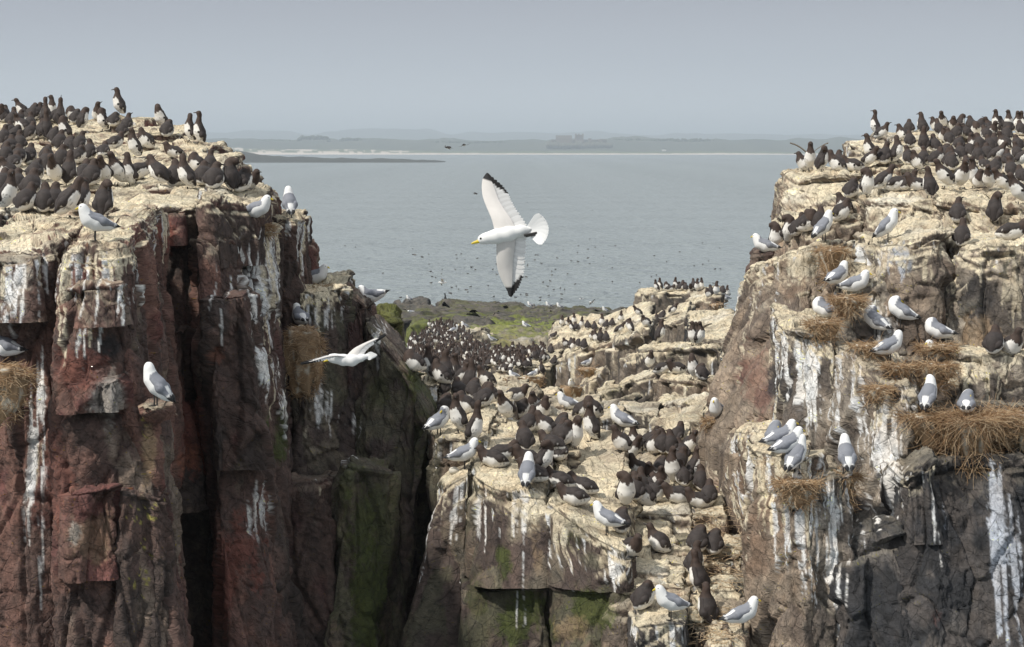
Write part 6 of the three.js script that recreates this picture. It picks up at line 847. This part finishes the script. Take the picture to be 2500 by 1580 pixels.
function flyer(px, py, d, kind, yaw, roll, label, cat, grp) { const m = new THREE.Mesh(fl[kind], BM); m.castShadow = true; m.position.copy(at(px, py, d)); m.rotation.set(0, yaw * Math.PI / 180, 0); m.rotateX(roll * Math.PI / 180); top(m, cat === 'guillemot' ? 'flying_guillemot' : 'flying_gull'); return tag(m, label, cat, grp); }
flyer(1095, 360, 92, 'a2', 215, -12, 'dark guillemot flying, left of two crossing before the far coast', 'guillemot', 'birds on the wing over the sea');
flyer(1133, 354, 98, 'a2', 250, 14, 'dark guillemot flying, right of two crossing before the far coast', 'guillemot', 'birds on the wing over the sea');
flyer(1080, 690, 85, 'g1', 190, 20, 'white gull flying low over the sea above the mossy shelf', 'gull', 'birds on the wing over the sea');
flyer(1003, 760, 100, 'g2', 170, 5, 'white gull gliding in front of the dark shelf rocks', 'gull', 'birds on the wing over the sea');
flyer(1420, 730, 150, 'g1', 160, 10, 'white gull flying over the shelf tip, farther of a pair', 'gull', 'birds on the wing over the sea');
flyer(1445, 738, 120, 'g2', 200, 25, 'white gull flying over the shelf tip, nearer of a pair', 'gull', 'birds on the wing over the sea');
flyer(1894, 529, 60, 'a1', 180, 0, 'guillemot flying in close under the seaward block of grey cliff', 'guillemot', 'birds on the wing over the sea');
for (const [px, py, a, w] of [[1099, 716, 20, 'beside the rock with the cormorant'], [1139, 708, 160, 'right of the white gull over the sea'], [1051, 663, 60, 'above the white gull over the sea'], [1160, 473, 30, 'before the large kittiwake’s upper wing'], [1012, 622, 150, 'highest over the floating flock']]) flyer(px, py, 150, w.includes('upper') ? 'a1' : 'a2', a, 10, 'tiny dark guillemot in flight ' + w.replace('’', "'"), 'guillemot', 'birds on the wing over the sea');

// auks floating on the sea
{
  const B = [[0.17, 0.11, 0, 0.012], [0.12, 0.12, 0, 0.034], [0.08, 0.06, 0, 0.045], [-0.02, 0.035, 0, 0.075], [-0.15, 0.05, 0, 0.03]], bx = bodyBox(B), geo = fieldMesh(chain(B, 0.03), bx[0], bx[1], 0.03, (x, y) => y < 0.02 ? [0.6, 0.58, 0.55] : [0.034, 0.028, 0.026]);
  for (let i = 0; i < 120; i++) {
    let px, py; const q = rnd(); if (q < 0.62) { px = 900 + 520 * (rnd() + rnd() + rnd()) / 3 + rr(-60, 160); py = 690 + rr(-75, 45); } else if (q < 0.88) { px = rr(1290, 1760); py = rr(600, 735); } else { px = rr(820, 1800); py = rr(430, 640); }
    const d = EYE * F / (py - HZ); if (py > 728 && px < 1290) continue;
    const m = new THREE.Mesh(geo, BM); m.position.set((px - 1250) / F * d, -0.01, -d); m.rotation.y = rr(0, 6.28); m.scale.setScalar(rr(0.7, 0.95)); m.castShadow = true; top(m, 'floating_guillemot'); tag(m, 'tiny dark guillemot floating on the open sea', 'guillemot', 'guillemots floating on the sea');
  }
}
// gulls and a cormorant standing on the shelf
for (const [px, py, yaw, w] of [[1284, 806, 170, 'on the greenest part of the mossy shelf'], [1135, 808, 200, 'on the pale ledge before the dark hollow'], [1108, 818, 30, 'at the near edge of the crowded flat'], [1200, 842, 190, 'on the banded ledge beside the crowded flat'], [999, 738, 200, 'on the square dark rock at the waterline'], [1295, 750, 180, 'leftmost of those on the shelf crest'], [1340, 755, 190, 'second along the shelf crest'], [1367, 758, 180, 'third along the shelf crest'], [1478, 768, 200, 'at the outer tip of the shelf crest']]) { const p = ground(px, py, 60, 160, 12); if (!p) { missed++; continue; } const m = new THREE.Mesh(kittiwakeFar('stand', 0), BM); m.position.copy(p); m.rotation.y = yaw * Math.PI / 180; m.scale.setScalar(1.45); m.castShadow = true; top(m, 'herring_gull'); tag(m, 'pale gull standing ' + w, 'gull', 'gulls on the shelf'); }
{ const p = ground(1088, 744, 90, 160, 12); if (p) { const m = new THREE.Mesh(fieldMesh(chain([[-0.2, 0.12, 0, 0.02], [-0.05, 0.25, 0, 0.09], [0.03, 0.45, 0, 0.08], [0.04, 0.62, 0, 0.035], [0.06, 0.74, 0, 0.04], [0.16, 0.75, 0, 0.012]], 0.05), [-0.3, -0.02, -0.15], [0.22, 0.85, 0.15], 0.03, () => [0.015, 0.016, 0.016]), BM); m.position.copy(p); m.position.y -= 0.12; m.rotation.y = 2.6; m.castShadow = true; top(m, 'cormorant'); tag(m, 'black cormorant standing upright on the dark rock at the waterline', 'cormorant'); } }
// the crowded flat: too many to tell apart
{
  const poses = [guillemotFar('stand', 0), guillemotFar('rest', 0.7), guillemotFar('rest', -0.8)], spots = [[], [], []];
  let tries = 0; while (tries++ < 6000 && spots[0].length + spots[1].length + spots[2].length < 760) {
    const px = rr(965, 1180 + 180 * rnd()), py = rr(790, 915); const dens = noise(px * 0.025, py * 0.05, 4) * 0.5 + 0.5 + (px < 1080 ? 0.25 : 0.05); if (dens < 0.40 || py < 792 + Math.max(0, Math.min(66, (px - 1095) * 0.6))) continue;
    const q = at(px, py, 1).sub(eye).normalize(), h = cast(eye, q); if (!h || (h.mesh.name !== 'rock_flat' && -h.world.z < 54) || -h.world.z > 100 ||  Math.abs(h.face.normal.y) < 0.4) continue;
    spots[Math.floor(rnd() * 3)].push(h.world);
  }
  const crowd = group('guillemot_colony'); crowd.userData.kind = 'stuff'; tag(crowd, 'dense far colony of guillemots on the pale flat behind the red cliff', 'colony');
  spots.forEach((s, i) => { const m = new THREE.InstancedMesh(poses[i], BM, s.length), M = new THREE.Matrix4(); s.forEach((p, j) => { M.makeRotationY(rr(0, 6.28)); M.scale(V(1, 1, 1).multiplyScalar(rr(0.92, 1.08))); M.setPosition(p); m.setMatrixAt(j, M); }); m.name = 'guillemots'; m.castShadow = m.receiveShadow = true; m.userData.kind = 'stuff'; crowd.add(m); });
  console.log('colony', spots.map(s => s.length).join());
}
// ---------------------------------------------------------------- far coast: castle, woods, tower, cottage
const stone = mat([0.20, 0.16, 0.13], 0.95), roofM = mat([0.12, 0.11, 0.11], 0.95);
function boxes(list, d) { return mergeGeometries(list.map(([x0, x1, y0, y1, dz = 0, th = 20]) => { const a = at(x0, y0, d), b = at(x1, y1, d), g = new THREE.BoxGeometry(b.x - a.x, a.y - b.y, th); g.translate((a.x + b.x) / 2, (a.y + b.y) / 2, -d - dz); return g; })); }
{
  const d = 4550, c = group('castle');
  const cren = (x0, x1, y, st = 3) => { const o = []; for (let x = x0; x < x1 - 1; x += st) o.push([x, x + st * 0.55, y - 1.6, y + 0.2]); return o; };
  part(c, 'great_hall', boxes([[1357, 1396, 331.5, 350], ...cren(1357, 1396, 331.5, 4)], d), stone);
  part(c, 'keep', boxes([[1404, 1424, 329, 350, 0, 26]], d), stone);
  for (const x of [1404, 1411, 1421]) part(c, 'turret', boxes([[x, x + 3.2, 326.5, 334, -14, 6]], d), stone);
  part(c, 'curtain_wall', boxes([[1346, 1482, 342, 354, 8, 14], ...cren(1346, 1482, 342, 5)], d), stone);
  part(c, 'gate_tower', boxes([[1436, 1444, 338, 352], [1464, 1470, 339, 352]], d), stone);
  const cr = []; for (let i = 0; i < 24; i++) { const s = new THREE.IcosahedronGeometry(1, 1); const x = 1340 + i * 6.4; s.scale(9, 6 + 4 * hash(i, 3, 3), 22); const p = at(x, 354 + 3 * hash(i, 1, 2), d); s.translate(p.x, p.y, p.z + 10); cr.push(s); } part(c, 'crag', mergeGeometries(cr), mat([0.09, 0.085, 0.06], 0.95));
  tag(c, 'hazy castle with a square keep and long walls on the far coast', 'castle');
}
function wood(x0, x1, y0, y1, d, n, label, name) { const g = new THREE.IcosahedronGeometry(1, 1), m = new THREE.InstancedMesh(g, mat([0.035, 0.05, 0.02], 0.95), n), M = new THREE.Matrix4(); const s = d / F; for (let i = 0; i < n; i++) { const u = (i + rnd()) / n, px = x0 + (x1 - x0) * u, ed = Math.min(1, Math.min(u, 1 - u) * 9), r = rr(2.2, 4) * s, py = y0 + (y1 - y0) * (1 - ed) * 0.6 + rr(0, 5) + 2.5; const p = at(px, py, d + rr(-20, 20)); M.makeScale(r * 1.2, r, r * 1.2); M.setPosition(p); m.setMatrixAt(i, M); } m.userData.kind = 'stuff'; top(m, name); tag(m, label, 'wood'); }
wood(726, 805, 331, 346, 4900, 90, 'long flat-topped wood on the far coast, hazy blue', 'far_wood'); wood(830, 884, 336, 344, 5000, 50, 'smaller flat wood right of the long wood on the far coast', 'far_wood');
wood(1040, 1250, 344, 352, 4800, 120, 'low dark wood behind the beach left of the castle', 'far_wood'); wood(1470, 1760, 338, 352, 4850, 150, 'broken tree line right of the castle on the far coast', 'far_wood'); wood(590, 720, 341, 347, 5000, 50, 'thin hedge of trees left of the long wood', 'far_wood');
{ const t = group('beacon_tower'); part(t, 'tower', boxes([[495, 502, 351, 372, 0, 4]], 1740), stone); part(t, 'parapet', boxes([[494.4, 502.6, 349.6, 351, 0, 5]], 1740), stone); tag(t, 'small square tower on the spit beside the red cliff', 'tower'); }
{ const t = group('cottage'); part(t, 'wall', boxes([[1616, 1626, 364.5, 369, 0, 7]], 4250), mat([0.75, 0.73, 0.7])); part(t, 'roof', boxes([[1615.5, 1626.5, 362.6, 364.5, 0, 8]], 4250), roofM); tag(t, 'tiny white cottage on the shore right of the castle', 'house'); }
// loose straw on the gully floor
{
  const litter = (px0, px1, py0, py1, n, label) => { const pts = []; for (let i = 0; i < n * 3 && pts.length < n; i++) { const q = at(rr(px0, px1), rr(py0, py1), 1).sub(eye).normalize(), h = cast(eye, q); if (h && -h.world.z < 24) pts.push(h.world); } if (!pts.length) return; const m = new THREE.Mesh(strands(pts.length, i => ({ p: pts[i].clone().add(V(0, 0.006, 0)), d: V(rr(-1, 1), rr(-0.1, 0.15), rr(-1, 1)) }), 0.0035, 0.14, 0.7), strawMats[1]); m.userData.kind = 'stuff'; m.castShadow = true; top(m, 'straw_litter'); tag(m, label, 'straw'); };
  litter(1700, 1815, 1240, 1440, 420, 'loose straw strewn down the foot of the grey wall'); litter(1690, 1800, 1480, 1575, 220, 'loose straw on the brown soil slope low in the gully');
}
{ const p = ground(1108, 1158, 18, 24, 12); if (p) { const g = new THREE.SphereGeometry(0.045, 20, 14); g.scale(1.25, 0.9, 1); const a = g.attributes.position; for (let i = 0; i < a.count; i++) { const n = 1 + 0.08 * noise(a.getX(i) * 40, a.getY(i) * 40, a.getZ(i) * 40); a.setXYZ(i, a.getX(i) * n, a.getY(i) * n, a.getZ(i) * n); } g.computeVertexNormals(); const m = new THREE.Mesh(g, mat([0.62, 0.58, 0.5], 0.9)); m.position.copy(p).add(V(0, 0.03, 0)); m.castShadow = true; top(m, 'pebble'); tag(m, 'pale round pebble below the gull at the left corner of buttress', 'pebble'); } }
console.log('missed', missed);
renderer.render(scene, camera);
